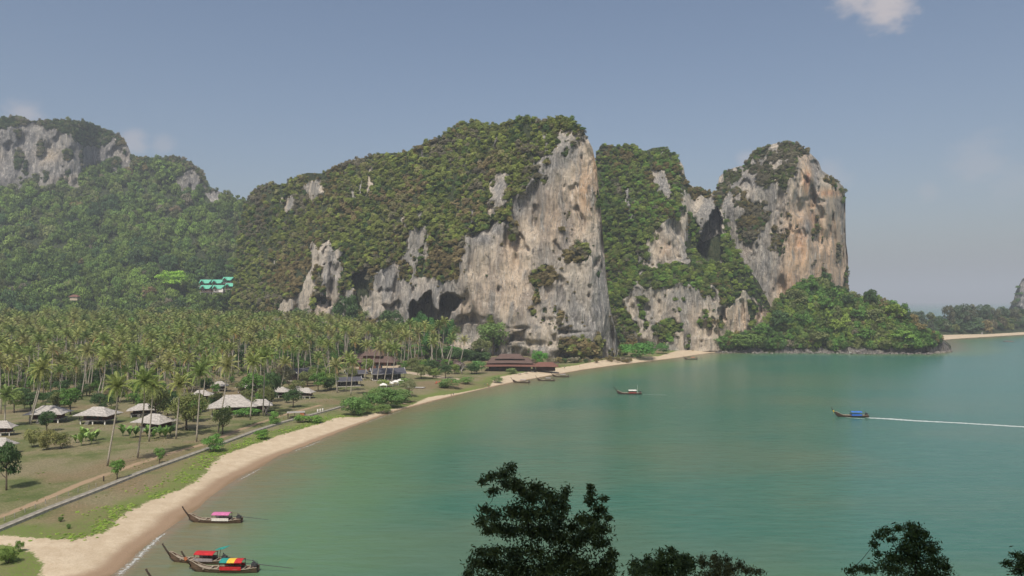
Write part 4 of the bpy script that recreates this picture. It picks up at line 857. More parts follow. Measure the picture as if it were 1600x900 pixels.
def banana(b, H, tint, label, n=11, seed=0):
    rs_ = random.Random(seed); e = empty('banana_plant', label, 'banana plant', b, rs_.uniform(0, 6), 'banana plants')
    q = MB(); q.tube([(0, 0, -.1), (.05, 0, H * .30)], [.13, .08], 6); q.obj('stem', [pmatB], e)
    for k in range(n):
        L = H * rs_.uniform(.6, .85); w = L * .13; V = []; Fc = []; el = rs_.uniform(.95, 1.5)
        for i in range(6):
            t = i / 5; x = L * t * math.cos(el) * (1 + .2 * t); z = H * .18 + (k % 3) * H * .08 + L * (math.sin(el) * t - .48 * t * t); ww = w * math.sin(math.pi * min(.96, .1 + t * .88)) ** .7
            V += [(x, -ww, z - ww * .25), (x, 0, z), (x, ww, z - ww * .25)]
            if i: o = 3 * i; Fc += [(o - 3, o, o + 1, o - 2), (o - 2, o + 1, o + 2, o - 1)]
        f = obj('leaf', mesh('leaf', V, Fc, LEAF, True, {'lv': [rs_.random()] * len(V)}), e, None, k * 2.4 + rs_.uniform(-.3, .3)); tk = rs_.uniform(.85, 1.2); f['tint'] = [c * tk for c in tint]
pmatB = pmat('banana_stem', (.16, .20, .08), .8, .2, 4)
BP = [(118, 692, 676, 'left end of the pale banana clump below the second bungalow'), (127, 697, 672, 'front of the pale banana clump below the second bungalow'), (134, 690, 664, 'tallest in the pale banana clump below the second bungalow'), (143, 694, 672, 'right side of the pale banana clump below the second bungalow'), (150, 688, 668, 'right end of the pale banana clump below the second bungalow'), (128, 684, 662, 'back of the pale banana clump below the second bungalow'),
      (192, 682, 660, 'left end of the banana row in front of the grey-roofed bungalows'), (203, 685, 662, 'second from the left in the banana row before the grey-roofed bungalows'), (212, 683, 664, 'third from the left in the banana row before the grey-roofed bungalows'), (230, 682, 662, 'middle of the banana row, beside the thin palm trunk'),
      (250, 683, 664, 'banana plant under the sparse dark tree'), (258, 686, 662, 'banana plant left of the straight palm'), (266, 682, 660, 'right end of the banana row, touching the straight palm'), (240, 686, 668, 'front banana plant below the sparse dark tree'), (356, 650, 632, 'banana-like plant at the corner of the wide pale roof')]
for i, (px, pb, pt, lab) in enumerate(BP):
    b = on_ground(px, pb); banana(b, (pb - pt) * b[1] / F * 1.25, (.15, .22, .07) if i < 6 else (.10, .17, .05), 'banana plant, ' + lab if 'banana plant' not in lab and 'plant' not in lab else lab, 11, i)

# understory, beach creeper, spit woods: masses nobody could count
n = 5600; c = cand[rs.randint(0, len(cand), n)]; z = ground_z(c[:, 0], c[:, 1]); P = np.stack([c[:, 0], c[:, 1], z + .5], 1)
keep = np.array([not any((q[0] - x) ** 2 + (q[1] - y) ** 2 < (r * .8) ** 2 for x, y, r in BLD) for q in c]) & (fbm(P, 40, 2, off=5) > -.25 - .5 * smoothstep(c[:, 1], 480, 620)); P = P[keep]
r_ = rs.uniform(1.0, 3.4, len(P)) * (.55 + .6 * smoothstep(P[:, 1], 450, 640)); P[:, 2] += r_ * .35
scatter('grove_undergrowth', P, S3(r_, rs), RZ(len(P), rs), tints(P, rs, [G_DK, G_MID, G_OL, (.10, .14, .04)], .45), CLUMPC)
n = 330; c = cand[rs.randint(0, len(cand), n)]; P = np.stack([c[:, 0], c[:, 1], ground_z(c[:, 0], c[:, 1])], 1); P = P[[not any((q[0] - x) ** 2 + (q[1] - y) ** 2 < (r * 1.1) ** 2 for x, y, r in BLD) for q in c]]; P = P[fbm(P, 70, 2, off=12) > -.1]
r_ = rs.uniform(2.8, 5.2, len(P)); P[:, 2] += r_ * 1.3
scatter('grove_broadleaf_canopy', P, S3(r_, rs, (1.0, 1.7)), RZ(len(P), rs), tints(P, rs, [G_DK, G_MID, G_OL, (.11, .15, .04)], .5), CLUMPC)
# woods at the foot of the hills
def belt(name, px0, px1, pb, n, r, pal, dry=.5, dz=0, deep=60):
    x = rs.uniform(px0, px1, n); yb = np.interp(x, *np.array(pb, float).T); P = np.array([on_ground(a, b_) for a, b_ in zip(x, yb)]); f = rs.rand(n) * deep
    P[:, 0] += f * P[:, 0] / P[:, 1]; P[:, 1] += f; P[:, 2] = ground_z(P[:, 0], P[:, 1]); r_ = r[0] + (r[1] - r[0]) * rs.rand(n); P[:, 2] += r_ * .6 + dz
    return scatter(name, P, S3(r_, rs, (.8, 1.2)), RZ(n, rs), tints(P, rs, pal, dry, 40), CLUMPC)
belt('foothill_woods', -200, 470, [(-200, 533), (300, 530), (470, 531)], 420, (5, 9), [G_DK, G_MID, G_MID, G_OL, G_BR], .6, 2, 90)
belt('cliff_foot_thicket', 440, 760, [(440, 535), (560, 546), (700, 562), (760, 566)], 190, (2.5, 5.5), [G_DK, G_DK, G_MID, (.05, .10, .03)], .6, 0, 22)
belt('cliff_base_scrub', 830, 985, [(830, 568), (985, 567)], 60, (1.2, 3.2), [G_OL, G_DRY, G_GREY, G_DK], .3, 0, 10)
rs2 = np.random.RandomState(8)
cover('spit_woods', 'wooded_spit', 520, (4, 9), lambda x, y, v: 1. * (y < np.interp(x, [1380, 1480, 1540, 1600, 1850], [530, 519, 516, 512, 505])), [(.05, .08, .045), (.06, .075, .045), G_DK, G_OL, (.08, .075, .05)], .6, None, None, rs2, .5, None, 1.2, (.9, 1.5), 80)
SPT = [(1434, 486, 26, 'thin feathery tree at the left end of the far wooded spit'), (1484, 474, 20, 'dark tuft-topped tree in a gap of the far wooded spit'), (1498, 474, 34, 'tall casuarina in the middle of the far wooded spit'), (1512, 476, 30, 'grey-green casuarina right of the tall one on the far spit'),
       (1538, 473, 30, 'pointed casuarina nearest the middle of the far beach'), (1550, 478, 26, 'brownish casuarina beside the pointed one on the far beach'), (1568, 479, 22, 'small dark tree before the distant blue cliff'), (1584, 480, 24, 'tree under the distant blue cliff at the right edge')]
for i, (px, pt, w, lab) in enumerate(SPT):
    b = relief_point('wooded_spit', px, 512 if px < 1520 else 508); D = b[1]; zt_ = CH - (pt - HY) / F * D
    tree(b, max(12, zt_ - b[2]), w * D / F, ((.055, .08, .05), (.07, .075, .05))[i % 2], lab, name='casuarina', group='casuarinas on the far spit', k=i % 3, bare=.08, fine=True)

# creeping beach plants along the sand edge
L = np.array(line([(112, 843), (165, 826), (185, 804), (232, 780), (300, 750), (345, 710), (430, 680), (500, 659), (545, 648)], 1.6)); seg = np.r_[0, np.cumsum(np.hypot(*np.diff(L, axis=0).T))]
n = 1500; u = rs.rand(n) * seg[-1]; x = np.interp(u, seg, L[:, 0]) - np.abs(rs.normal(size=n)) * 3.2 + rs.normal(size=n) * .7; y = np.interp(u, seg, L[:, 1]) + rs.normal(size=n) * 1.5
P = np.stack([x, y, ground_z(x, y) + .05], 1); k = fbm(P, 7, 3, off=2) > -.1; P = P[k]; r_ = rs.uniform(.2, .5, len(P))
scatter('beach_creeper', P, S3(r_, rs, (.25, .5)), RZ(len(P), rs), np.array([(.19, .28, .055), (.23, .29, .08), (.15, .23, .05)])[rs.randint(0, 3, len(P))], CLUMPC)
n = 3200; x = rs.uniform(-170, -50, n); y = rs.uniform(105, 330, n); d_ = sd_poly(x, y, GRASSP); P = np.stack([x, y, ground_z(x, y)], 1); k = (d_ > 1) & (fbm(P, 14, 3, off=6) > .05) & (x > -y * .72); P = P[k]; r_ = rs.uniform(.12, .4, len(P))
scatter('grass_tufts', P, S3(r_, rs, (.4, .8)), RZ(len(P), rs), np.array([(.14, .16, .055), (.11, .15, .045), (.18, .16, .08)])[rs.randint(0, 3, len(P))], CLUMPC)
# ---------------------------------------------------------------- buildings
M_THATCH = pmat('weathered_shingle', (.40, .375, .345), .9, .3, 1.2, stretch=(1, 1, 3)); M_SLATE = pmat('dark_slate', (.085, .085, .10), .7, .3, 2, stretch=(1, 4, 1))
M_BROWN = pmat('brown_shingle', (.125, .085, .072), .85, .28, 1.5, stretch=(1, 3, 1)); M_RED = pmat('red_shingle', (.17, .085, .065), .8, .3, 1.5, stretch=(1, 3, 1))
M_GREENR = pmat('green_roof_sheet', (.13, .47, .34), .6, .15, 3); M_WOOD = pmat('red_brown_wood', (.17, .08, .05), .7, .35, 3, stretch=(3, 3, 1)); M_DWOOD = pmat('dark_wood', (.06, .045, .035), .8, .3, 3)
M_WHITE = pmat('white_render', (.72, .70, .66), .8, .1, 2); M_CREAM = pmat('cream_render', (.50, .42, .31), .85, .15, 2); M_CONC = pmat('stained_concrete', (.50, .48, .42), .9, .3, .8)
M_GLASS = pmat('window_glass', (.03, .04, .05), .1, .2, 1, .6); M_FASCIA = pmat('white_fascia', (.6, .6, .58), .7, .1, 2); M_DECK = pmat('grey_deck', (.36, .34, .31), .85, .25, 3)
M_BRICK = pmat('orange_brick', (.42, .16, .08), .85, .25, 4)

def hip_roof(W_, D_, z0, z1, rl, flare=.35, mid=None):
    """curved hip roof: eaves W x D at z0, ridge of length rl at z1"""
    V = []; Fc = []; rings = []
    for k, t in enumerate((0, .3, .62, 1)):
        w = W_ / 2 + (rl / 2 - W_ / 2) * t; d = D_ / 2 * (1 - t) + .02; z = z0 + (z1 - z0) * (t * (1 - flare) + flare * t * t)
        ring = [(-w, -d, z), (0, -d, z + .0), (w, -d, z), (w, 0, z), (w, d, z), (0, d, z), (-w, d, z), (-w, 0, z)]
        if t == 0: ring = [(x, y, zz - (.22 if abs(x) > 1e-6 and abs(y) > 1e-6 else 0)) for x, y, zz in ring]
        o = len(V); V += ring; rings.append(o)
    for a, b_ in zip(rings[:-1], rings[1:]):
        for i in range(8): j = (i + 1) % 8; Fc.append((a + i, a + j, b_ + j, b_ + i))
    Fc.append(tuple(rings[-1] + i for i in range(8)))
    o = len(V); V += [(x, y, z - .18) for x, y, z in V[:8]]                     # underside and eave edge
    Fc.append(tuple(o + i for i in range(7, -1, -1))); Fc += [(i, o + i, o + (i + 1) % 8, (i + 1) % 8) for i in range(8)]
    return V, Fc
def bungalow(b, w, rz, label, roof=None, hidden=False, z0=3.7, zr=6.3, group='grey-roofed bungalows on stilts'):
    """stilt bungalow: roof, deck, pillars, walls, windows, railing"""
    e = empty('stilt_bungalow', label, 'bungalow', b, rz, group); d = w * .72; ww, wd = w * .62, d * .58
    MB().add(*hip_roof(w, d, z0, zr, w * .30, .45)).obj('roof', [roof or M_THATCH], e)
    MB().box((0, 0, 1.5), (w * .8, d * .74, .16)).obj('deck', [M_DECK], e)
    MB().box((0, wd * .08, 2.85), (ww, wd, 2.5)).obj('wall', [M_WOOD], e)
    for sx in (-1, 0, 1):
        for sy in (-1, 1): MB().box((sx * w * .35, sy * d * .32, .6), (.42, .42, 1.75)).obj('pillar', [M_WHITE if sy < 0 else M_CONC], e)
    for sx in (-1, 1): MB().box((sx * w * .37, -d * .34, 2.7), (.12, .12, 2.3)).obj('post', [M_DWOOD], e)
    for x in (-.24, .02): 
        f = MB().box((x * ww, wd * .08 - wd / 2 - .04, 2.75), (ww * .22, .07, 1.3)).obj('window', [M_DWOOD], e); MB().box((x * ww, wd * .08 - wd / 2 - .09, 2.75), (ww * .19, .04, 1.1)).obj('pane', [M_GLASS], f)
    f = MB().box((.30 * ww, wd * .08 - wd / 2 - .04, 2.6), (ww * .17, .08, 2.0)).obj('door', [M_DWOOD], e)
    q = MB(); q.box((0, -d * .36, 2.45), (w * .74, .06, .07))
    for k in range(9): q.box((-w * .36 + k * w * .09, -d * .36, 2.0), (.06, .05, .9))
    q.obj('railing', [M_DWOOD], e)
    q = MB()
    for k in range(5): q.box((-w * .1, -d * .37 - .3 - k * .28, 1.4 - k * .3), (1.5, .3, .1))
    q.obj('steps', [M_DECK], e)
    return e
BG = [(65, 662, 58, .12, 'grey-roofed stilt bungalow with a palm trunk crossing its roof, leftmost whole one'),
      (144, 664, 58, -.10, 'grey-roofed stilt bungalow with white front pillar, above the banana clump'),
      (217, 652, 44, .35, 'grey-roofed stilt bungalow behind the palm, upper one of the overlapping pair'),
      (234, 676, 60, -.35, 'grey-roofed stilt bungalow, lower one of the overlapping pair, roof shaded by leaves'),
      (272, 640, 34, .1, 'small grey-roofed bungalow glimpsed behind the dark trees left of the olive tree'),
      (-2, 682, 34, .2, 'grey-roofed bungalow cut by the left picture edge'), (-6, 712, 40, .1, 'lowest bungalow at the left picture edge, only its eave and red wall showing'),
      (340, 612, 26, .2, 'small bungalow with pale roof behind the wide-roofed one'), (384, 615, 34, -.2, 'bungalow whose pale roof shows through the dense green tree'),
      (434, 622, 34, .1, 'pale-roofed bungalow with white pillar, left of the small pavilion pair'), (463, 620, 28, .2, 'small pale-roofed pavilion left of its pointed neighbour'), (477, 623, 24, -.2, 'small pavilion with pointed pale roof and white pillar'),
      (310, 628, 36, .2, 'low grey roof between the olive tree and the wide pale roof')]
for (px, pb, w, rz, lab) in BG:
    b = on_ground(px, pb); s = b[1] / F; W_ = w * s; k = W_ / 14.0
    bungalow((b[0], b[1] + W_ * .3, b[2]), 14.0, rz, lab).scale = (k, k, max(k, .74))
# the wide pale roof, long with drooping wings
b = on_ground(362, 650); e = empty('wide_roofed_villa', 'wide villa with a big curved pale shingle roof and red-brown walls behind two palms', 'villa', (b[0] - 1.5, b[1] + 5, b[2]), .32)
MB().add(*hip_roof(17.5, 11, 3.4, 7.4, 5.5, .5)).obj('roof', [M_THATCH], e); MB().add([(x + 10, y + 2, z) for x, y, z in hip_roof(9, 7, 3.0, 5.0, 4, .4)[0]], hip_roof(9, 7, 3, 5, 4, .4)[1]).obj('wing_roof', [M_THATCH], e)
MB().box((0, .5, 2.1), (12, 6.5, 3.2)).box((9.5, 2.3, 1.7), (5.5, 4, 2.6)).obj('wall', [M_WOOD], e); MB().box((0, 0, .25), (15, 9, .5)).obj('plinth', [M_CONC], e)
for k in range(4): f = MB().box((-4 + k * 2.6, -2.82, 2.0), (1.6, .08, 1.9)).obj('window', [M_DWOOD], e); MB().box((-4 + k * 2.6, -2.88, 2.0), (1.35, .05, 1.65)).obj('pane', [M_GLASS], f)
for k in (-7, -2.4, 2.4, 7): MB().box((k, -4.6, 1.9), (.2, .2, 3.1)).obj('post', [M_DWOOD], e)
# white terrace frame
b = on_ground(404, 620); e = empty('white_terrace', 'open white terrace with pillars and rail under the dense green tree', 'terrace', b, .1)
for k in range(4): MB().box((-3 + k * 2, 0, 1.4), (.35, .35, 2.8)).obj('pillar', [M_WHITE], e)
MB().box((0, 0, 2.9), (7.4, 1.4, .2)).obj('roof', [M_WHITE], e); MB().box((0, 0, 1.2), (6, .08, .1)).obj('rail', [M_WHITE], e); MB().box((0, .4, .2), (7, 3, .4)).obj('floor', [M_DECK], e)

def gable_roof(w, d, z0, z1, ov=.6, t=.14):
    """ridge runs along x; two thick slopes"""
    x = w / 2 + ov; y = d / 2 + ov
    q = MB(); q.sheet([(-x, -y, z0), (x, -y, z0), (x, 0, z1), (-x, 0, z1)], t); q.sheet([(x, y, z0), (-x, y, z0), (-x, 0, z1), (x, 0, z1)], t); return q
def dark_house(px, pb, w, rz, label, d=None, h=2.6):
    b = on_ground(px, pb); W_ = w * 1.12 * b[1] / F; d = d or W_ * .62; e = empty('dark_roofed_house', label, 'house', (b[0], b[1] + d * .4, b[2]), rz)
    gable_roof(W_, d, h, h + d * .24, .9).obj('roof', [M_SLATE], e)
    q = MB(); x = W_ / 2 + .75; y = d / 2 + .72
    for s in (-1, 1):
        q.sheet([(s * x, -y, h + .02), (s * (x + .16), -y, h + .02), (s * (x + .16), 0, h + d * .24 + .05), (s * x, 0, h + d * .24 + .05)], .34); q.sheet([(s * x, y, h + .02), (s * (x + .16), y, h + .02), (s * (x + .16), 0, h + d * .24 + .05), (s * x, 0, h + d * .24 + .05)], .34)
    q.box((0, -y - .06, h - .08), (2 * x, .14, .26)); q.obj('fascia', [M_FASCIA], e)
    MB().box((0, d * .12, h / 2 - .1), (W_ * .82, d * .66, h - .1)).obj('wall', [M_DWOOD], e)
    for k in range(5): MB().box((-W_ / 2 + k * W_ / 4, -d / 2, h / 2 - .05), (.2, .2, h)).obj('post', [M_DWOOD], e)
    for k in range(3): f = MB().box((-W_ * .27 + k * W_ * .25, d * .12 - d * .33 - .04, h * .5), (W_ * .17, .08, h * .6)).obj('window', [M_FASCIA], e); MB().box((-W_ * .27 + k * W_ * .25, d * .12 - d * .33 - .1, h * .5), (W_ * .15, .05, h * .5)).obj('pane', [M_GLASS], f)
    MB().box((0, 0, .12), (W_ * 1.02, d * 1.05, .24)).obj('plinth', [M_CONC], e); return e
dark_house(603, 594, 44, .34, 'large open house with dark panelled gable roof and white fascia behind a row of palms', 11, 3.6)
dark_house(542, 604, 32, .36, 'smaller dark-roofed house with white edging, front one of the pair', 7, 2.9)
dark_house(554, 592, 26, .36, 'dark-roofed house half hidden behind the smaller front one', 7, 2.9)
dark_house(466, 596, 26, .9, 'blue-grey gabled house with white bargeboard behind the pale pavilions', 9, 4.6)

def brown_house(px, pb, w, rz, label, roof, tiers, d, storey=3.0, wallm=None, name='brown_roofed_house', cat='house'):
    b = on_ground(px, pb); W_ = w * b[1] / F; e = empty(name, label, cat, (b[0], b[1] + d * .35, b[2]), rz); z = storey
    MB().box((0, 0, storey / 2), (W_ * .84, d * .8, storey)).obj('wall', [wallm or M_WOOD], e)
    for k in range(int(W_ / 3.2)):
        x = -W_ * .38 + k * 3.2 + 1; f = MB().box((x, -d * .4 - .05, storey * .5), (1.8, .1, storey * .55)).obj('window', [M_DWOOD], e); MB().box((x, -d * .4 - .12, storey * .5), (1.5, .06, storey * .45)).obj('pane', [M_GLASS], f)
    for k, (ws, ds, rise, rf) in enumerate(tiers):
        last = k == len(tiers) - 1
        V, Fc = hip_roof(W_ * ws, d * ds, z, z + rise, W_ * ws * (.62 if last else .8), .1); MB().add(V, Fc).obj('roof', [rf], e); z += rise * (.72 if not last else 0) + .35
    return e
brown_house(553, 572, 48, .05, 'low house with brown shingle roof and red walls deep among the palm trunks', M_BROWN, [(1, 1, 3.4, M_BROWN)], 12, 4.5)
e = brown_house(588, 578, 62, -.1, 'large two-storey house with brown hipped roof and red walls among the palms', M_BROWN, [(1, 1, 3.2, M_BROWN)], 15, 5.0)
MB().add([(x - 3, y + 1, z) for x, y, z in hip_roof(14, 11, 8.8, 12.4, 6, .1)[0]], hip_roof(14, 11, 8.8, 12.4, 6, .1)[1]).obj('upper_roof', [M_BROWN], e); MB().box((-3, 1, 7.4), (11, 8.5, 3.2)).obj('upper_wall', [M_WOOD], e)
MB().box((10, -4.5, 1.3), (10, 6, 2.6)).obj('annex', [M_CREAM], e)
brown_house(697, 579, 56, -.06, 'long low building with flat brown roof between palm pair and twisted grey tree', M_BROWN, [(1, 1, 3.0, M_BROWN)], 11, 3.2, M_CREAM)
e = brown_house(797, 580, 78, -.04, 'beach restaurant with stacked brown and red roofs below the cliff', M_BROWN, [(1.04, 1.15, 2.0, M_RED), (.93, .8, 3.0, M_BROWN), (.60, .5, 2.6, M_BROWN)], 16, 3.4, M_DWOOD, 'beach_restaurant', 'restaurant')
for k in range(10): MB().box((-17 + k * 3.7, -8.4, 1.6), (.22, .22, 3.2)).obj('post', [M_DWOOD], e)
MB().add([(x + 22, y - 2, z) for x, y, z in hip_roof(16, 8, 3.0, 5.4, 9, .1)[0]], hip_roof(16, 8, 3, 5.4, 9, .1)[1]).obj('side_roof', [M_RED], e); MB().box((22, -1, 1.5), (12, 5, 3.0)).obj('side_wall', [M_DWOOD], e)
b = on_ground(858, 573); e = empty('beach_bar', 'small dark beach bar with flat roof where the sand meets the cliff', 'bar', b, -.1)
MB().box((0, 0, 2.7), (13, 5, .2), tilt=(.08, 0)).obj('roof', [M_DWOOD], e); MB().box((0, 1, .6), (11, 2, 1.2)).obj('counter', [M_WOOD], e)
for k in range(5): MB().box((-6 + k * 3, -2.2, 1.3), (.15, .15, 2.7)).obj('post', [M_DWOOD], e)

# little red hut, bollards, deck chairs, shades
b = on_ground(465, 654); e = empty('brick_hut', 'small open hut with an orange wall and flat pale roof under the umbrella-shaped tree', 'hut', b, .25)
MB().box((1.6, 0, 1.1), (1.5, 2.2, 2.2)).obj('wall', [M_BRICK], e); MB().box((-.6, .6, 2.3), (6.4, 3.6, .16)).obj('roof', [M_DECK], e); MB().box((3.6, .6, .9), (3.4, 2.6, .14), tilt=(0, .55)).obj('ramp', [pmat('old_planks', (.32, .24, .19), .9)], e)
for x, y in ((-3.4, -.8), (-3.4, 2), (-1, -.8), (2, 2)): MB().box((x, y, 1.15), (.18, .18, 2.3)).obj('post', [M_DWOOD], e)
MB().box((-1.5, .5, .75), (2.4, 1.1, .1)).box((-1.5, .5, .35), (.2, .2, .7)).obj('table', [M_DWOOD], e)
for i, px in enumerate((496.4, 500.4, 504.3)):
    b = on_ground(px, 646 - i * .8); q = MB(); q.tube([(0, 0, -.1), (0, 0, 1.45), (0, 0, 1.6)], [.27, .27, .16], 10)
    tag(q.obj('bollard', [M_WHITE], None, True, b), ('left', 'middle', 'right')[i] + ' one of the three white bollards beside the path', 'bollard', 'white bollards')
for i, (px, pb) in enumerate(((599, 607), (609, 604), (618, 602), (625, 600))):
    b = on_ground(px, pb); e = empty('sun_shade', ('leftmost', 'second', 'third', 'rightmost')[i] + ' of the four white canvas sun shades on the lawn before the dark-roofed house', 'sun shade', b, .2, 'white sun shades')
    V, Fc = hip_roof(3.6, 3.2, 1.9, 2.7, .6, .2); MB().add(V, Fc).obj('canopy', [M_WHITE], e); [MB().box((x, y, 1), (.1, .1, 2)).obj('post', [M_FASCIA], e) for x in (-1.5, 1.5) for y in (-1.3, 1.3)]
    MB().box((0, 0, .4), (2, 1.2, .3)).obj('daybed', [M_WHITE], e)
M_REDC = pmat('red_canvas', (.36, .09, .05), .8); M_ORC = pmat('orange_canvas', (.50, .24, .14), .8)
for i in range(8):
    px = 681 + i * 4.6; b = on_ground(px, 600 - i * .25); e = empty('deck_chair', ('dark red' if i < 4 else 'faded orange') + ' deck chair, ' + ('first', 'second', 'third', 'fourth')[i % 4] + ' from the left of its colour, behind the beach lawn', 'deck chair', b, -.3, 'deck chairs behind the beach lawn')
    mt = M_REDC if i < 4 else M_ORC; MB().box((0, 0, .45), (.8, 1.5, .12)).obj('seat', [mt], e); MB().box((0, .95, .85), (.8, .12, 1.0), tilt=(-.5, 0)).obj('backrest', [mt], e)
    for x in (-.35, .35): 
        for y in (-.6, .6): MB().box((x, y, .2), (.07, .07, .42)).obj('leg', [M_DWOOD], e)
b = on_ground(648, 607); e = empty('beach_deck', 'low grey timber deck at the end of the beach lawn', 'deck', b, -.15)
for k in range(8): MB().box((0, k * .55, .35), (9, .48, .1)).obj('board', [M_DECK], e)
MB().box((0, 1.9, .15), (8.6, 4, .3)).obj('frame', [M_DWOOD], e)
# terrace tables in front of the restaurant
for i, (px, pb) in enumerate(((812, 585), (822, 583.5), (832, 581.5), (841, 580), (851, 578.5))):
    b = on_ground(px, pb); e = empty('terrace_table', ('leftmost', 'second from left', 'middle', 'second from right', 'rightmost')[i] + ' wooden table on the sand before the restaurant', 'table', b, 0, 'tables on the sand')
    MB().box((0, 0, .75), (1.8, 1, .08)).obj('tabletop', [M_DECK], e); [MB().box((x, 0, .36), (.1, .7, .72)).obj('leg', [M_DECK], e) for x in (-.7, .7)]; [MB().box((0, y, .42), (1.8, .3, .06)).obj('bench', [M_DECK], e) for y in (-.9, .9)]

# green-roofed cabins on the hillside
CAB = [(322, 441, 19, 'left cabin in the upper row of green-roofed cabins'), (341, 441, 19, 'middle cabin in the upper row of green-roofed cabins'), (357, 436.5, 17, 'highest green-roofed cabin at the upper right'),
       (323, 449.5, 19, 'left cabin in the lower row of green-roofed cabins'), (342, 449.5, 19, 'middle cabin in the lower row, white rail and red front'), (361, 446, 17, 'right cabin in the lower row of green-roofed cabins')]
for i, (px, py, w, lab) in enumerate(CAB):
    D = (842, 842, 846, 824, 824, 828)[i]; x, y, z = at(px, py, D=D); W_ = w * D / F; H = W_ * .45
    e = empty('green_roofed_cabin', lab, 'cabin', (x, y, z - H * .8), 0, 'green-roofed cabins on the hillside')
    q = MB(); x2 = W_ / 2; yy = 5.2; zr = H * 1.28
    q.sheet([(-x2, -yy, H * .62), (-x2 * .05, -yy * .98, H * .62), (x2 * .1, 0, zr), (-x2 * .95, 0, zr)], .15) if False else None
    q.sheet([(-x2, -yy * .6, H * .6), (x2 * .55, -yy * .6, H * .6), (x2 * .98, 0, zr), (-x2 * .92, 0, zr)], .15)
    q.sheet([(x2, yy * .6, H * .6), (-x2, yy * .6, H * .6), (-x2 * .92, 0, zr), (x2 * .98, 0, zr)], .15); q.obj('roof', [M_GREENR], e)
    q = MB(); g0 = -x2 * .42; hw = x2 * .46; q.sheet([(g0 - hw, -yy, H * .58), (g0, -yy, H * 1.12), (g0, -.6, H * 1.12), (g0 - hw, -.6, H * .58)], .14); q.sheet([(g0 + hw, -.6, H * .58), (g0, -.6, H * 1.12), (g0, -yy, H * 1.12), (g0 + hw, -yy, H * .58)], .14); q.obj('porch_roof', [M_GREENR], e)
    q = MB(); q.add([(g0 - hw * .84, -yy * .9, H * .6), (g0 + hw * .84, -yy * .9, H * .6), (g0, -yy * .9, H * 1.04)], [(0, 1, 2)]); q.obj('gable', [M_DWOOD], e)
    MB().box((0, .4, H * .25), (W_ * .8, 5, H * .72)).obj('wall', [M_WHITE if i == 4 else M_DWOOD], e); MB().box((0, -3.6, -.05), (W_ * .96, 2.6, .22)).obj('deck', [M_WHITE], e)
    q = MB(); q.box((0, -4.7, 1.0), (W_ * .9, .08, .1)); [q.box((-W_ * .45 + k * W_ * .15, -4.7, .5), (.1, .08, 1)) for k in range(7)]; q.obj('railing', [M_BRICK if i > 2 else M_WHITE], e)
    for sx in (-1, 1): MB().box((sx * W_ * .4, -4, -1.4), (.3, .3, 2.6)).obj('pillar', [M_WHITE], e)
    f = MB().box((g0, -2.2, H * .3), (1.8, .1, 1.8)).obj('window', [M_WHITE], e); MB().box((g0, -2.28, H * .3), (1.5, .06, 1.5)).obj('pane', [M_GLASS], f)
D = 800; x, y, z = at(117, 463, D=D); e = empty('red_roofed_hut', 'tiny hut with a faded red roof among the trees on the left hillside', 'hut', (x, y, z - 3)); V, Fc = hip_roof(10, 7, 2.6, 4.8, 5, .1); MB().add(V, Fc).obj('roof', [M_RED], e); MB().box((0, 0, .6), (8, 5, 4)).obj('wall', [M_CREAM], e)

# ---------------------------------------------------------------- seawall in cast panels, wire fence, track edge
M_PATH = pmat('worn_slab', (.29, .27, .225), .95, .35, .35)
wl = np.array(WALLL); seg = np.r_[0, np.cumsum(np.hypot(*np.diff(wl, axis=0).T))]
WT = seg[-1]; STEP = 2.6; npan = int(WT / STEP); we = empty('seawall', 'long low seawall topped by a pale concrete slab path between lawn and beach strip', 'seawall', (wl[0][0], wl[0][1], 0))
pw = MB().box((0, 0, 0), (STEP - .04, .30, 1.6)).mesh('panel', [M_CONC]); cw = MB().box((0, 0, 0), (STEP - .05, 1.7, .16)).mesh('slab', [M_PATH])
for k in range(npan):
    u = (k + .5) * STEP; x = np.interp(u, seg, wl[:, 0]); y = np.interp(u, seg, wl[:, 1]); x2 = np.interp(u + .5, seg, wl[:, 0]); y2 = np.interp(u + .5, seg, wl[:, 1]); a = math.atan2(y2 - y, x2 - x); z = gz(x, y); nx, ny = -math.sin(a), math.cos(a)
    loc = (x - wl[0][0], y - wl[0][1], z - .15 + random.uniform(-.02, .02)); obj('panel', pw, we, (loc[0], loc[1], loc[2] - .3), (random.uniform(-.01, .01), 0, a)); obj('slab', cw, we, (loc[0] + nx * .7, loc[1] + ny * .7, z + .44), a)
FP = [(7, 815), (23, 809), (39, 801), (55, 795), (71, 787), (89, 781), (107, 775), (122, 770), (139, 764), (150, 761)]
p0 = on_ground(*FP[0]); fe = empty('wire_fence', 'line of short pale posts with wire between the dirt track and the seawall', 'fence', p0); prev = None
for (px, py) in FP:
    p = on_ground(px, py) - p0; MB().box((p[0], p[1], p[2] + .5), (.10, .10, .95)).obj('post', [M_DECK], fe)
    if prev is not None: MB().tube([prev + [0, 0, .95], p + [0, 0, .95]], .008, 4).tube([prev + [0, 0, .5], p + [0, 0, .5]], .008, 4).obj('wire', [M_CONC], fe)
    prev = p
p = on_ground(162, 752); q = MB(); q.box((0, 0, .6), (.22, .22, 1.3)); tag(q.obj('gate_post', [M_DWOOD], None, False, p), 'single dark post beside the track at the end of the wire fence', 'post')
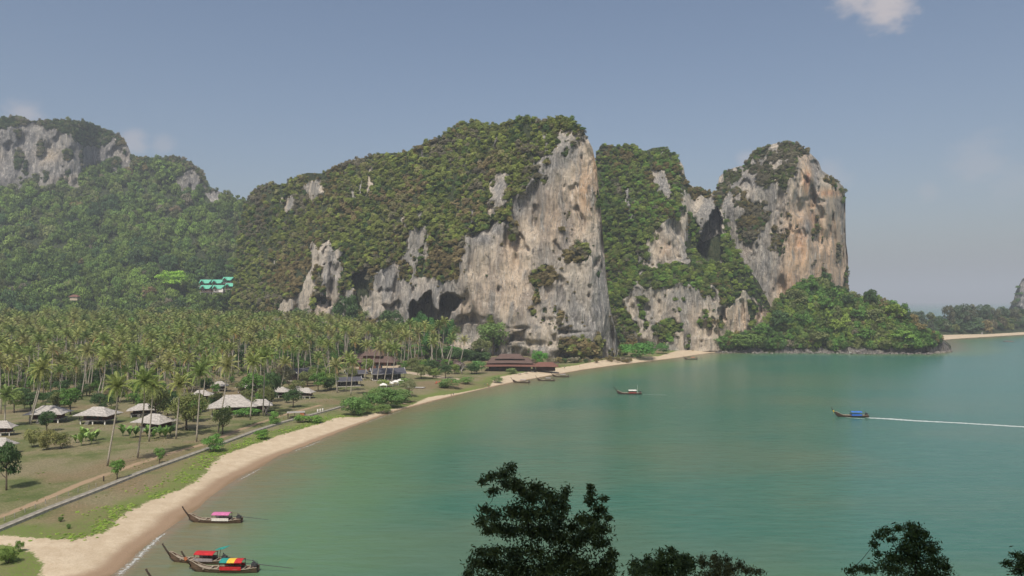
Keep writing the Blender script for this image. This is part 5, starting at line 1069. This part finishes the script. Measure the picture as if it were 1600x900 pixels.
# dead stump and twisted grey tree, driftwood
b = on_ground(415, 648); q = MB(); q.tube([(0, 0, -.2), (.3, 0, 1.6), (1.2, .2, 3.2), (1.6, 0, 5)], [.6, .45, .25, .08], 7).tube([(.2, 0, 1.2), (-1, .3, 3), (-1.2, 0, 4.4)], [.35, .2, .06], 6).tube([(1.0, 0, 2.8), (2.4, .2, 3.4)], [.2, .05], 5).tube([(0, 0, .1), (2.6, -.6, .2), (3.6, -1, .05)], [.4, .25, .06], 6)
tag(q.obj('dead_stump', [pmat('bleached_wood', (.33, .30, .26), .9, .3, 3)], None, True, b), 'bleached dead tree stump with roots on the bare lawn beside the two palms', 'stump')
b = on_ground(722, 584); q = MB(); q.tube([(0, 0, -.2), (-.4, 0, 2), (.8, .2, 4), (-.3, 0, 6.5)], [.5, .4, .25, .1], 7)
for k in range(9): w = k * .7; q.tube([(.3 * math.cos(w), .2, 3 + k * .3), (2.6 * math.cos(w), 2 * math.sin(w), 4.5 + k * .35), (4.2 * math.cos(w + .3), 3 * math.sin(w), 4.6 + k * .45)], [.18, .1, .03], 5)
tag(q.obj('twisted_tree', [pmat('grey_bark', (.36, .34, .31), .9, .2, 3)], None, True, b), 'leafless twisted grey tree in front of the dark tree left of the restaurant', 'tree')
for i, (px, py, L_, a, lab) in enumerate(((629, 632, 9, -.5, 'long driftwood log half under the beach bushes'), (644, 628, 5, .2, 'short driftwood log on the sand right of the beach bushes'), (606, 643, 4, .4, 'driftwood piece at the foot of the broad beach bush'))):
    b = on_ground(px, py); q = MB(); q.tube([(-L_ / 2, 0, .15), (0, .3, .35), (L_ / 2, 0, .25)], [.28, .24, .1], 6).tube([(0, .2, .3), (1.2, .9, .8)], [.12, .03], 4); tag(q.obj('driftwood', [pmat('driftwood', (.26, .20, .15), .9)], None, True, b, (0, 0, a)), lab, 'driftwood')

# ---------------------------------------------------------------- longtail boats
M_HULL = pmat('weathered_hull', (.125, .085, .06), .75, .35, 2, stretch=(.5, 2, 2)); M_IN = pmat('pale_planks', (.33, .28, .22), .8, .3, 3, stretch=(.5, 3, 1)); M_DH = pmat('dark_hull', (.075, .05, .04), .6, .3, 2); M_RH = pmat('maroon_stripe', (.28, .07, .06), .6)
M_ENG = pmat('engine_metal', (.06, .06, .065), .5, .3, 5); M_PINK = pmat('pink_canvas', (.55, .17, .34), .7, .12, 2); M_REDX = pmat('bright_red_canvas', (.48, .03, .035), .6, .15, 2); M_BLUE = pmat('blue_canvas', (.05, .16, .55), .7, .15, 2)
M_TEAL = pmat('teal_canvas', (.03, .28, .24), .7, .12, 2); M_YEL = pmat('yellow_canvas', (.72, .48, .06), .7, .12, 2); M_GREYC = pmat('grey_canvas', (.30, .27, .28), .8, .2, 2); M_FOAMW = M_WHITE
def longtail(px, pb, length, rz, label, roof=(M_REDX,), side=None, k=1.0, hull=None, umb=None, D=None, garland=False, tail=5.5, name='longtail_boat', rail=True, group='longtail boats', mast=False):
    """boat along x, prow at -x; px, pb = centre of the waterline"""
    b = at(px, pb, 0); e = empty(name, label, 'boat', b, rz, group, length / 11.5); hull = hull or M_HULL
    n = 19; X = np.linspace(-5.6, 5.2, n); ov = []; V = []; Fc = []
    beam = .92 * np.clip(np.sin(np.clip((X + 5.9) / 8.2, 0, 1) * math.pi / 2), 0, 1) ** .8 * (1 - .28 * smoothstep(X, 2, 5.2)); sheer = .62 + 1.15 * smoothstep(-X, 2.2, 5.8) ** 1.5 + .22 * smoothstep(X, 3, 5.2); keel = -.35 + 1.0 * smoothstep(-X, 3.9, 5.8) ** 1.3
    for i in range(n):
        w, s, kz = beam[i], sheer[i], keel[i]
        V += [(X[i], -w, s), (X[i], -w * .9, kz + (s - kz) * .45), (X[i], -w * .45, kz + .05), (X[i], 0, kz), (X[i], w * .45, kz + .05), (X[i], w * .9, kz + (s - kz) * .45), (X[i], w, s)]
    for i in range(n - 1):
        for j in range(6): a = i * 7 + j; Fc.append((a, a + 7, a + 8, a + 1))
    Fc.append(tuple((n - 1) * 7 + j for j in range(7)))
    MB().add(V, Fc).obj('hull', [hull], e, True)
    q = MB(); q.add([(x, s * (w - .04), sh - .10 if -2 > x else .36) for s in (-1, 1) for x, w, sh in zip(X[2:], beam[2:], sheer[2:])], [(i, i + 1, n - 2 + i + 1, n - 2 + i) for i in range(n - 3)]); q.obj('floor', [M_IN], e)
    q = MB()
    for s in (-1, 1): q.tube([(X[i], s * (beam[i] + .02), sheer[i] + .03) for i in range(n)], .07, 5)
    q.obj('gunwale', [M_IN], e, True)
    q = MB()
    for x in (-3.2, -2.2, -1.2, 3.0, 3.8): q.box((x, 0, .62), (.28, 1.55, .07))
    q.obj('thwart', [M_IN], e)
    q = MB(); q.tube([(-5.35, 0, .9), (-6.2, 0, 1.95), (-6.75, 0, 2.75), (-6.95, 0, 3.15)], [.17, .15, .12, .15], 6); q.obj('prow', [M_DWOOD], e, True)
    if garland: q = MB(); q.tube([(-6.15, 0, 1.75), (-6.42, 0, 2.2)], [.24, .22], 8).tube([(-6.2, .2, 1.9), (-6.1, .25, 1.0)], [.09, .04], 4); q.obj('garland', [M_YEL if not isinstance(garland, str) else M_BRICK], e)
    if roof:
        z = 1.95; x0, x1 = -.6, 2.9; m_ = len(roof); dx = (x1 - x0) / m_; q = MB()
        for j, mt in enumerate(roof):
            Vr = []; 
            for xx in (x0 + j * dx, x0 + (j + 1) * dx):
                for yy, zz in ((-1.0, z - .22), (-.6, z - .03), (0, z + .06), (.6, z - .03), (1.0, z - .22)): Vr.append((xx, yy, zz))
            o = [(i, i + 1, i + 6, i + 5) for i in range(4)]; Vr2 = Vr + [(a, b_, c - .07) for a, b_, c in Vr]; o2 = o + [tuple(i + 10 for i in f[::-1]) for f in o] + [(0, 5, 15, 10), (4, 14, 19, 9), (0, 10, 11, 1), (1, 11, 12, 2), (2, 12, 13, 3), (3, 13, 14, 4), (5, 6, 16, 15), (6, 7, 17, 16), (7, 8, 18, 17), (8, 9, 19, 18)]
            q.add(Vr2, o2, j)
        q.obj('canopy', list(roof), e)
        for x in (x0 + .1, (x0 + x1) / 2, x1 - .1):
            for s in (-1, 1): MB().box((x, s * .9, 1.15), (.07, .07, 1.3)).obj('post', [M_DWOOD], e)
        if side: MB().box(((x0 + x1) / 2, -.97, .82), (x1 - x0 - .1, .05, .55)).obj('side_cloth', [side], e); MB().box(((x0 + x1) / 2, .97, .82), (x1 - x0 - .1, .05, .55)).obj('side_cloth', [side], e)
    q = MB(); q.box((4.6, 0, 1.15), (.9, .5, .45)).box((4.5, 0, 1.45), (.4, .35, .25)).tube([(4.6, 0, .6), (4.6, 0, 1.2)], .09, 6).tube([(4.4, .3, 1.3), (4.2, .35, 1.75)], .08, 6).tube([(4.1, 0, 1.2), (3.0, .1, 1.25)], .04, 5); q.obj('engine', [M_ENG], e)
    MB().tube([(5.0, 0, 1.2), (5.2 + tail, .1, .55 if tail > 4 else .1)], [.06, .035], 5).obj('propeller_shaft', [M_ENG], e)
    if mast: MB().tube([(3.4, 0, .5), (3.4, 0, 4.2)], [.06, .03], 5).obj('mast', [M_FASCIA], e)
    if umb: q = MB(); q.sheet([(2.9, -.2, 2.35), (4.9, -.9, 2.9), (5.3, .7, 3.0), (3.1, .9, 2.4)], .05).obj('awning', [umb], e); MB().tube([(3.6, 0, .6), (3.9, 0, 2.5)], .04, 5).obj('awning_pole', [M_DWOOD], e)
    return e
longtail(338, 816, 11.6, -.03, 'longtail boat with pink canopy, moored alone nearest the beach bend', (M_PINK,), M_WHITE, umb=None)
longtail(312, 879, 11.2, -.10, 'longtail boat with plain red canopy and pale turquoise awning at the stern', (M_REDX,), M_GREYC, umb=M_TEAL)
longtail(352, 893, 12.2, -.02, 'longtail boat with teal, yellow and red striped canopy in front of the plain red one', (M_TEAL, M_YEL, M_REDX), M_REDX, garland='o')
longtail(306, 926, 13, -.04, 'longtail boat cut by the bottom edge, only prow and pink-red canopy showing', (M_PINK, M_REDX, M_PINK), None)
longtail(815, 598, 10.5, -.35, 'dark longtail boat moored left in the row of three near the restaurant', (M_GREYC,), None, hull=M_DH, garland=False)
longtail(854, 595, 10.5, -.2, 'longtail boat moored in the middle of the row of three near the restaurant', (M_GREYC,), None, hull=M_DH, garland=False)
longtail(877, 589, 10.5, -.2, 'longtail boat moored farthest right in the row of three near the restaurant', (M_GREYC,), None, hull=M_DH, garland=False)
longtail(984, 616, 12.5, -.06, 'longtail boat under way in mid bay with white roof and thin mast', (M_WHITE,), M_RH, hull=M_DH, garland=False, mast=True, tail=3)
longtail(1332, 651.5, 13.0, -.10, 'longtail boat with blue canopy speeding and leaving a long white wake', (M_BLUE,), M_BLUE, hull=M_DH, tail=3, garland=True)
longtail(1080, 561.5, 10.5, 0, 'small longtail boat with reddish roof off the little beach under the ridge', (M_BRICK,), None, hull=M_DH, garland=False)
longtail(1338, 552.5, 13, 0, 'whitish longtail boat close against the rocks of the headland', (M_GREYC,), None, hull=pmat('white_hull', (.5, .5, .48), .7), garland=False)
for i, (px, pb, rz) in enumerate(((792, 597.5, .2), (830, 584, .3))):
    pass

# foam, wakes
def foam_mat(name, dens, sx=1.0, lo=.72):
    m, nt, b = newmat(name); g = nn(nt, 'ShaderNodeNewGeometry'); n1 = noise(nt, g.outputs['Position'], .9 * sx, 6, .75, (1, 1, 1)); a = attr(nt, 'edge')
    b.inputs['Base Color'].default_value = (.74, .78, .76, 1); v = mathn(nt, 'ADD', n1, mathn(nt, 'MULTIPLY', a, dens))
    nt.links.new(mathn(nt, 'MULTIPLY', ramp(nt, v, lo, lo + .3), .75), b.inputs['Alpha']); return m
def ribbon(name, pts, wid, mat, label, z=.03, n=60):
    p = np.array(pts, float); s = np.r_[0, np.cumsum(np.hypot(*np.diff(p, axis=0).T))]; u = np.linspace(0, s[-1], n); x = np.interp(u, s, p[:, 0]); y = np.interp(u, s, p[:, 1])
    tx, ty = np.gradient(x), np.gradient(y); L_ = np.hypot(tx, ty); nx, ny = -ty / L_, tx / L_; w = np.interp(u / s[-1], *np.array(wid, float).T); V = []; E = []
    for k, q in enumerate((-1, -.4, 0, .4, 1)):
        V.append(np.stack([x + nx * w * q, y + ny * w * q, x * 0 + z], 1)); E.append((1 - abs(q)) * np.minimum(1, np.minimum(u / 1.5, (s[-1] - u) / (s[-1] * .12))) ** .5)
    V = np.stack(V, 0); return tag(obj(name, mesh(name, V.reshape(-1, 3), grid_faces(5, n), mat, True, {'edge': np.stack(E, 0).ravel()})), label, None, None, 'stuff')
FM = foam_mat('foam', .26, 1.6, .60); FM2 = foam_mat('wake_foam', .55); FM3 = foam_mat('faint_wake', .24, .5)
ribbon('wake', line([(1350, 652.6), (1395, 655), (1430, 657.5), (1500, 661), (1600, 667), (1750, 675)]), [(0, 1.6), (.12, 4.2), (.3, 2.8), (1, 3.2)], FM2, None, n=200)
ribbon('bow_wave', line([(1312, 650), (1330, 653.2), (1356, 654.6)]), [(0, .3), (.5, .6), (1, .8)], FM2, None)
ribbon('wake', line([(1001, 616.3), (1020, 616.8), (1044, 617.3)]), [(0, .3), (.8, .35), (1, .7)], FM2, None)
ribbon('wake', line([(1046, 615), (1120, 613), (1250, 611.5), (1400, 611)]), [(0, .8), (1, 1.2)], FM3, None, n=120)
ribbon('shore_foam', line([(176, 908), (205, 882), (232, 856), (252, 838), (266, 830)], 0), [(0, 1.0), (.4, 1.5), (.8, 1.0), (1, .5)], FM, None, .09, 120)
ribbon('shore_foam', line([(372, 752), (388, 743), (410, 731)], 0), [(0, .3), (.5, .6), (1, .3)], FM, None, .09)
ribbon('shore_foam', line([(458, 706), (480, 698), (502, 689)], 0), [(0, .25), (.5, .5), (1, .25)], FM, None, .09)
ribbon('shore_foam', line([(570, 662), (600, 651), (632, 641)], 0), [(0, .2), (.5, .35), (1, .2)], FM, None, .09)

# ---------------------------------------------------------------- people on the sand (5 to 8 pixels tall)
SKIN = pmat('skin', (.45, .27, .18), .6, .08); CLO = [pmat('swimwear', c, .8, .1) for c in ((.05, .07, .16), (.45, .06, .06), (.06, .06, .06), (.55, .5, .42), (.10, .25, .30))]; HAIR = pmat('hair', (.03, .02, .015), .6, .1)
def person(px, py, rz, stride, label, c, bend=0.0):
    b = on_ground(px, py); e = empty('person', label, 'person', b, rz)
    me = bpy.data.meshes.new('body'); f = bend
    J = [((0, 0, .92), .115), ((0, -f * .3, 1.15), .10), ((0, -f * .65, 1.38), .125), ((0, -f * .8, 1.50), .055), ((0, -f * .9, 1.62), .095), ((0, -f * .95, 1.70), .08),
         ((.17, -f * .65, 1.40), .055), ((.23, -f * .6 - .02, 1.12), .042), ((.25, -f * .6 - .12 * stride, .88), .032), ((-.17, -f * .65, 1.40), .055), ((-.23, -f * .6 + .02, 1.12), .042), ((-.25, -f * .6 + .12 * stride, .88), .032),
         ((.09, 0, .86), .09), ((.10, -.16 * stride, .48), .06), ((.10, -.24 * stride + .02, .08), .042), ((.10, -.24 * stride - .14, .04), .035), ((-.09, 0, .86), .09), ((-.10, .14 * stride, .48), .06), ((-.10, .30 * stride, .08), .042), ((-.10, .30 * stride - .14, .04), .035)]
    E = [(0, 1), (1, 2), (2, 3), (3, 4), (4, 5), (2, 6), (6, 7), (7, 8), (2, 9), (9, 10), (10, 11), (0, 12), (12, 13), (13, 14), (14, 15), (0, 16), (16, 17), (17, 18), (18, 19)]
    me.from_pydata([j[0] for j in J], E, []); me.materials.append(SKIN); o = obj('body', me, e); sk = o.modifiers.new('skin', 'SKIN')
    for v, j in zip(me.skin_vertices[0].data, J): v.radius = (j[1], j[1] * .85)
    me.skin_vertices[0].data[0].use_root = True; o.modifiers.new('smooth', 'SUBSURF').levels = 1
    q = MB(); q.tube([(0, .0, .99), (0, 0, .80)], [.15, .17], 10).tube([(.09, 0, .84), (.10, -.07 * stride, .62)], [.11, .10], 8).tube([(-.09, 0, .84), (-.10, .07 * stride, .62)], [.11, .10], 8); q.obj('shorts', [CLO[c]], e)
    if c != 0: q = MB(); q.tube([(0, -f * .1, .98), (0, -f * .65, 1.40), (0, -f * .72, 1.46)], [.14, .165, .09], 10); q.obj('top', [CLO[(c + 2) % 5]], e)
    q = MB(); q.tube([(0, -f * .9 + .03, 1.60), (0, -f * .95 + .02, 1.74), (0, -f * .95 + .01, 1.80)], [.10, .105, .05], 8); q.obj('hair', [HAIR], e); return e
person(705, 620, .6, 1, 'person in dark shorts walking along the wet sand below the beach lawn', 0); person(708.5, 619, .4, .8, 'person in light clothes walking just right of the one in dark shorts', 3)
person(757.5, 603.5, 1.4, 0, 'person standing at the upper edge of the sand, left of the red-clad pair', 2); person(761.5, 602.8, -1, .3, 'person in red standing beside the one at the upper sand edge', 1); person(764, 607, .2, 1, 'person nearest the water below the standing pair', 4)
person(882, 576, 1, .6, 'person on the sand behind the three moored boats', 2); person(906, 574, -.8, 1, 'person on the narrow beach right of the three moored boats', 1); person(862, 580, .5, 0, 'person standing near the dark beach bar', 3)

# ---------------------------------------------------------------- shore rocks of the headland
M_SR = SHOREROCK
def boulder(seed):
    rs_ = np.random.RandomState(seed); V = []; Fc = []; n, m_ = 8, 10
    for i in range(n + 1):
        for j in range(m_):
            t = math.pi * i / n; w = 2 * math.pi * j / m_; V.append([math.sin(t) * math.cos(w), math.sin(t) * math.sin(w), math.cos(t) * .75])
    V = np.array(V); V *= (1 + .38 * fbm(V, .8, 3, off=seed * 3.1))[:, None]
    for i in range(n):
        for j in range(m_): a = i * m_ + j; b_ = i * m_ + (j + 1) % m_; Fc.append((a, b_, b_ + m_, a + m_))
    return mesh('boulder', V, Fc, M_SR, False)
BO = [boulder(i) for i in range(5)]; rb = random.Random(4)
for i in range(64):
    px = 1112 + i * 5.9 + rb.uniform(-2, 2); py = np.interp(px, [1112, 1180, 1250, 1320, 1400, 1450, 1484], [550.8, 552, 551.8, 553, 553.5, 553.5, 549.5]) + rb.uniform(-.8, .5)
    p = at(px, py, 0); r = rb.uniform(.9, 1.9) * (1.3 if px > 1440 else 1)
    pos = 'pale beach end' if px < 1190 else 'dense trees' if px < 1300 else 'moored whitish boat' if px < 1360 else 'bright yellow-green tree' if px < 1440 else 'headland tip'
    tag(obj('shore_rock', BO[i % 5], None, (p[0], p[1], .1), (rb.uniform(-.3, .3), rb.uniform(-.3, .3), rb.uniform(0, 6)), (r * 1.3, r, r * rb.uniform(.7, 1.1))), 'dark jagged rock at the waterline below the ' + pos, 'rock', 'shore rocks below the ' + pos)
for i, (px, py, r, zz, lab) in enumerate(((1470, 540, 5.5, 2, 'big undercut rock at the very tip of the headland'), (1455, 543, 4.5, 2, 'rounded grey outcrop left of the undercut tip rock'), (1576, 528, 4, .3, 'flat dark rock in the shallows off the far beach'))):
    p = at(px, py + 6, 0); tag(obj('outcrop', BO[i], None, (p[0], p[1], zz), i, (r * 1.4, r, r * .8 if i < 2 else 1)), lab, 'rock')

# ---------------------------------------------------------------- trees on the slope below the viewpoint
LEAFD = leafmat('dark_leaf', 1.0, .0)
def cluster_tree(label, clusters, root, D, tint, leaf, dens, seed, limb=None, name='foreground_tree', rootz=None):
    rs_ = np.random.RandomState(seed); C = []; 
    for (px, py, rx, ry) in clusters:
        dd = D + rs_.uniform(-1, 1) * 1.1; C.append((at(px, py, D=dd), rx * dd / F, ry * dd / F))
    r0 = at(*root, D=D); zg = gz(r0[0], r0[1]) if rootz is None else rootz; base = np.array([r0[0], r0[1], zg]); e = empty(name, label, 'tree', base)
    VV = []; LV = []; q = MB(); top = r0 - base
    q.tube([(0, 0, -.5), (top[0], .1, top[2] * .5), tuple(top)], [.17, .14, .085], 7); BR_ = MB()
    order = sorted(range(len(C)), key=lambda i: np.linalg.norm(C[i][0] - r0)); nodes = [r0]
    nr = [.06]
    for i in order:
        c, rx, ry = C[i]; c = c.copy(); k = int(np.argmin([np.linalg.norm(c - nd) * (1.0 + .12 * j / len(nodes)) for j, nd in enumerate(nodes)])); a = nodes[k]; mid = (a + c) / 2 + np.array([rs_.normal() * .08, rs_.normal() * .08, -.06]); r = max(.010, nr[k] * .62)
        BR_.tube([a - base, mid - base, c - base], [nr[k] * .8, r * 1.1, r], 5); nodes.append(c); nr.append(r)
        for _ in range(9):
            d = rs_.normal(size=3); d /= np.linalg.norm(d); tip = c + d * np.array([rx, .5 * (rx + ry), ry]) * rs_.uniform(.7, 1.0); BR_.tube([c - base, (c + tip) / 2 - base + rs_.normal(size=3) * .03, tip - base], [.010, .007, .003], 4)
            m_ = int(dens * rx * ry * 9) + 4; t = rs_.uniform(.05, 1.12, (m_, 1)); pts_ = c + (tip - c) * t + rs_.normal(size=(m_, 3)) * np.array([rx, (rx + ry) / 2, ry]) * .34 + rs_.normal(size=(m_, 3)) * .04; VV.append(pts_)
    P_ = np.concatenate(VV) - base; N_ = rs_.normal(size=P_.shape) + [0, -.3, .6]; V, Fq = leaf_quads(P_, N_, leaf * rs_.uniform(.6, 1.25, len(P_)), .55, rs_)
    q.obj('trunk', [DBARK], e, True); BR_.obj('branches', [DBARK], e, True)
    c = obj('crown', mesh('crown', V, Fq, LEAFD, False, {'lv': np.repeat(rs_.rand(len(P_)), 4)}), e); c['tint'] = list(tint); return e
cluster_tree('big dark tree rising in front of the bay with a bent branch reaching left', [(797, 732, 11, 9), (786, 742, 14, 9), (766, 745, 13, 8), (755, 752, 9, 6), (790, 757, 16, 10), (772, 768, 10, 8), (806, 755, 12, 12), (815, 766, 16, 14), (838, 762, 16, 10), (830, 775, 22, 14), (856, 772, 14, 10), (862, 784, 18, 13), (884, 770, 9, 11), (880, 790, 12, 16), (758, 796, 12, 7), (770, 805, 16, 11), (752, 815, 10, 8), (778, 822, 18, 12), (762, 830, 12, 7), (800, 800, 20, 14), (822, 802, 22, 15), (798, 828, 20, 13), (826, 832, 26, 17), (850, 805, 22, 16), (848, 830, 22, 16), (874, 818, 14, 18), (868, 840, 22, 14), (905, 812, 10, 9), (896, 824, 14, 12), (922, 766, 7, 9), (922, 782, 11, 11), (943, 780, 8, 5), (934, 798, 14, 11), (924, 812, 18, 13), (948, 810, 7, 6), (940, 828, 14, 11), (918, 836, 24, 16), (900, 850, 26, 16), (940, 850, 18, 12), (954, 868, 11, 14), (950, 884, 14, 16), (750, 866, 18, 9), (772, 862, 18, 9), (742, 882, 14, 10), (770, 882, 26, 14), (804, 866, 24, 12), (810, 886, 34, 18), (840, 862, 28, 14), (856, 886, 34, 18), (884, 870, 28, 15), (908, 884, 30, 18), (935, 894, 26, 16), (732, 896, 12, 8), (780, 903, 40, 14), (840, 905, 50, 14), (900, 905, 50, 14)],
             (828, 915), 31, (.085, .13, .045), .105, 21, 3)
cluster_tree('low dark leafy treetop right of the big dark tree, with three rounded heads', [(992, 882, 8, 10), (996, 894, 14, 10), (1012, 876, 8, 10), (1014, 890, 14, 12), (1032, 868, 9, 10), (1034, 882, 14, 12), (1048, 862, 8, 8), (1050, 876, 12, 12), (1066, 872, 12, 7), (1064, 886, 16, 12), (1080, 880, 12, 9), (1040, 898, 50, 10)], (1035, 915), 30, (.08, .13, .042), .085, 42, 4)
cluster_tree('brownish low treetop with thin twigs, between the two dark clumps at the bottom edge', [(1098, 880, 10, 10), (1116, 872, 9, 8), (1122, 884, 14, 12), (1134, 876, 8, 8), (1140, 890, 14, 10), (1156, 884, 8, 7), (1166, 892, 12, 7), (1184, 894, 10, 4), (1120, 898, 34, 9)], (1125, 918), 31, (.115, .135, .055), .075, 36, 5)
cluster_tree('dark ivy-covered treetop at lower right with loose sprigs on its left', [(1420, 822, 14, 6), (1402, 826, 10, 6), (1385, 830, 12, 5), (1374, 838, 10, 5), (1366, 850, 6, 8), (1392, 842, 8, 4), (1372, 866, 5, 5), (1432, 830, 10, 9), (1446, 836, 8, 8), (1424, 838, 14, 10), (1436, 850, 20, 14), (1412, 856, 16, 12), (1456, 856, 12, 12), (1400, 872, 18, 12), (1430, 874, 28, 16), (1462, 878, 14, 14), (1478, 886, 7, 12), (1392, 890, 24, 12), (1440, 894, 36, 14), (1345, 888, 14, 5), (1328, 893, 10, 5), (1360, 892, 14, 6)], (1430, 916), 30, (.075, .13, .042), .085, 34, 6)
cluster_tree('leafy branch tips at the lower right corner', [(1590, 868, 10, 6), (1600, 876, 14, 8), (1576, 880, 10, 5), (1594, 890, 16, 8), (1615, 884, 16, 16)], (1612, 915), 30, (.08, .13, .045), .085, 36, 7)
# ---------------------------------------------------------------- the air
m = bpy.data.materials.new('haze'); m.use_nodes = True; nt = m.node_tree; nt.nodes.clear()
o_ = nt.nodes.new('ShaderNodeOutputMaterial'); pv = nt.nodes.new('ShaderNodeVolumePrincipled')
pv.inputs['Color'].default_value = (.82, .90, .99, 1); pv.inputs['Density'].default_value = HAZE; pv.inputs['Anisotropy'].default_value = 0.0
nt.links.new(pv.outputs[0], o_.inputs['Volume'])
L = 31000; zt = 460
V = [(x, y, z) for z in (-4, zt) for y in (-L, L) for x in (-L, L)]
tag(obj('haze', mesh('haze', V, [(0, 2, 3, 1), (4, 5, 7, 6), (0, 1, 5, 4), (2, 6, 7, 3), (0, 4, 6, 2), (1, 3, 7, 5)], m)), kind='stuff')
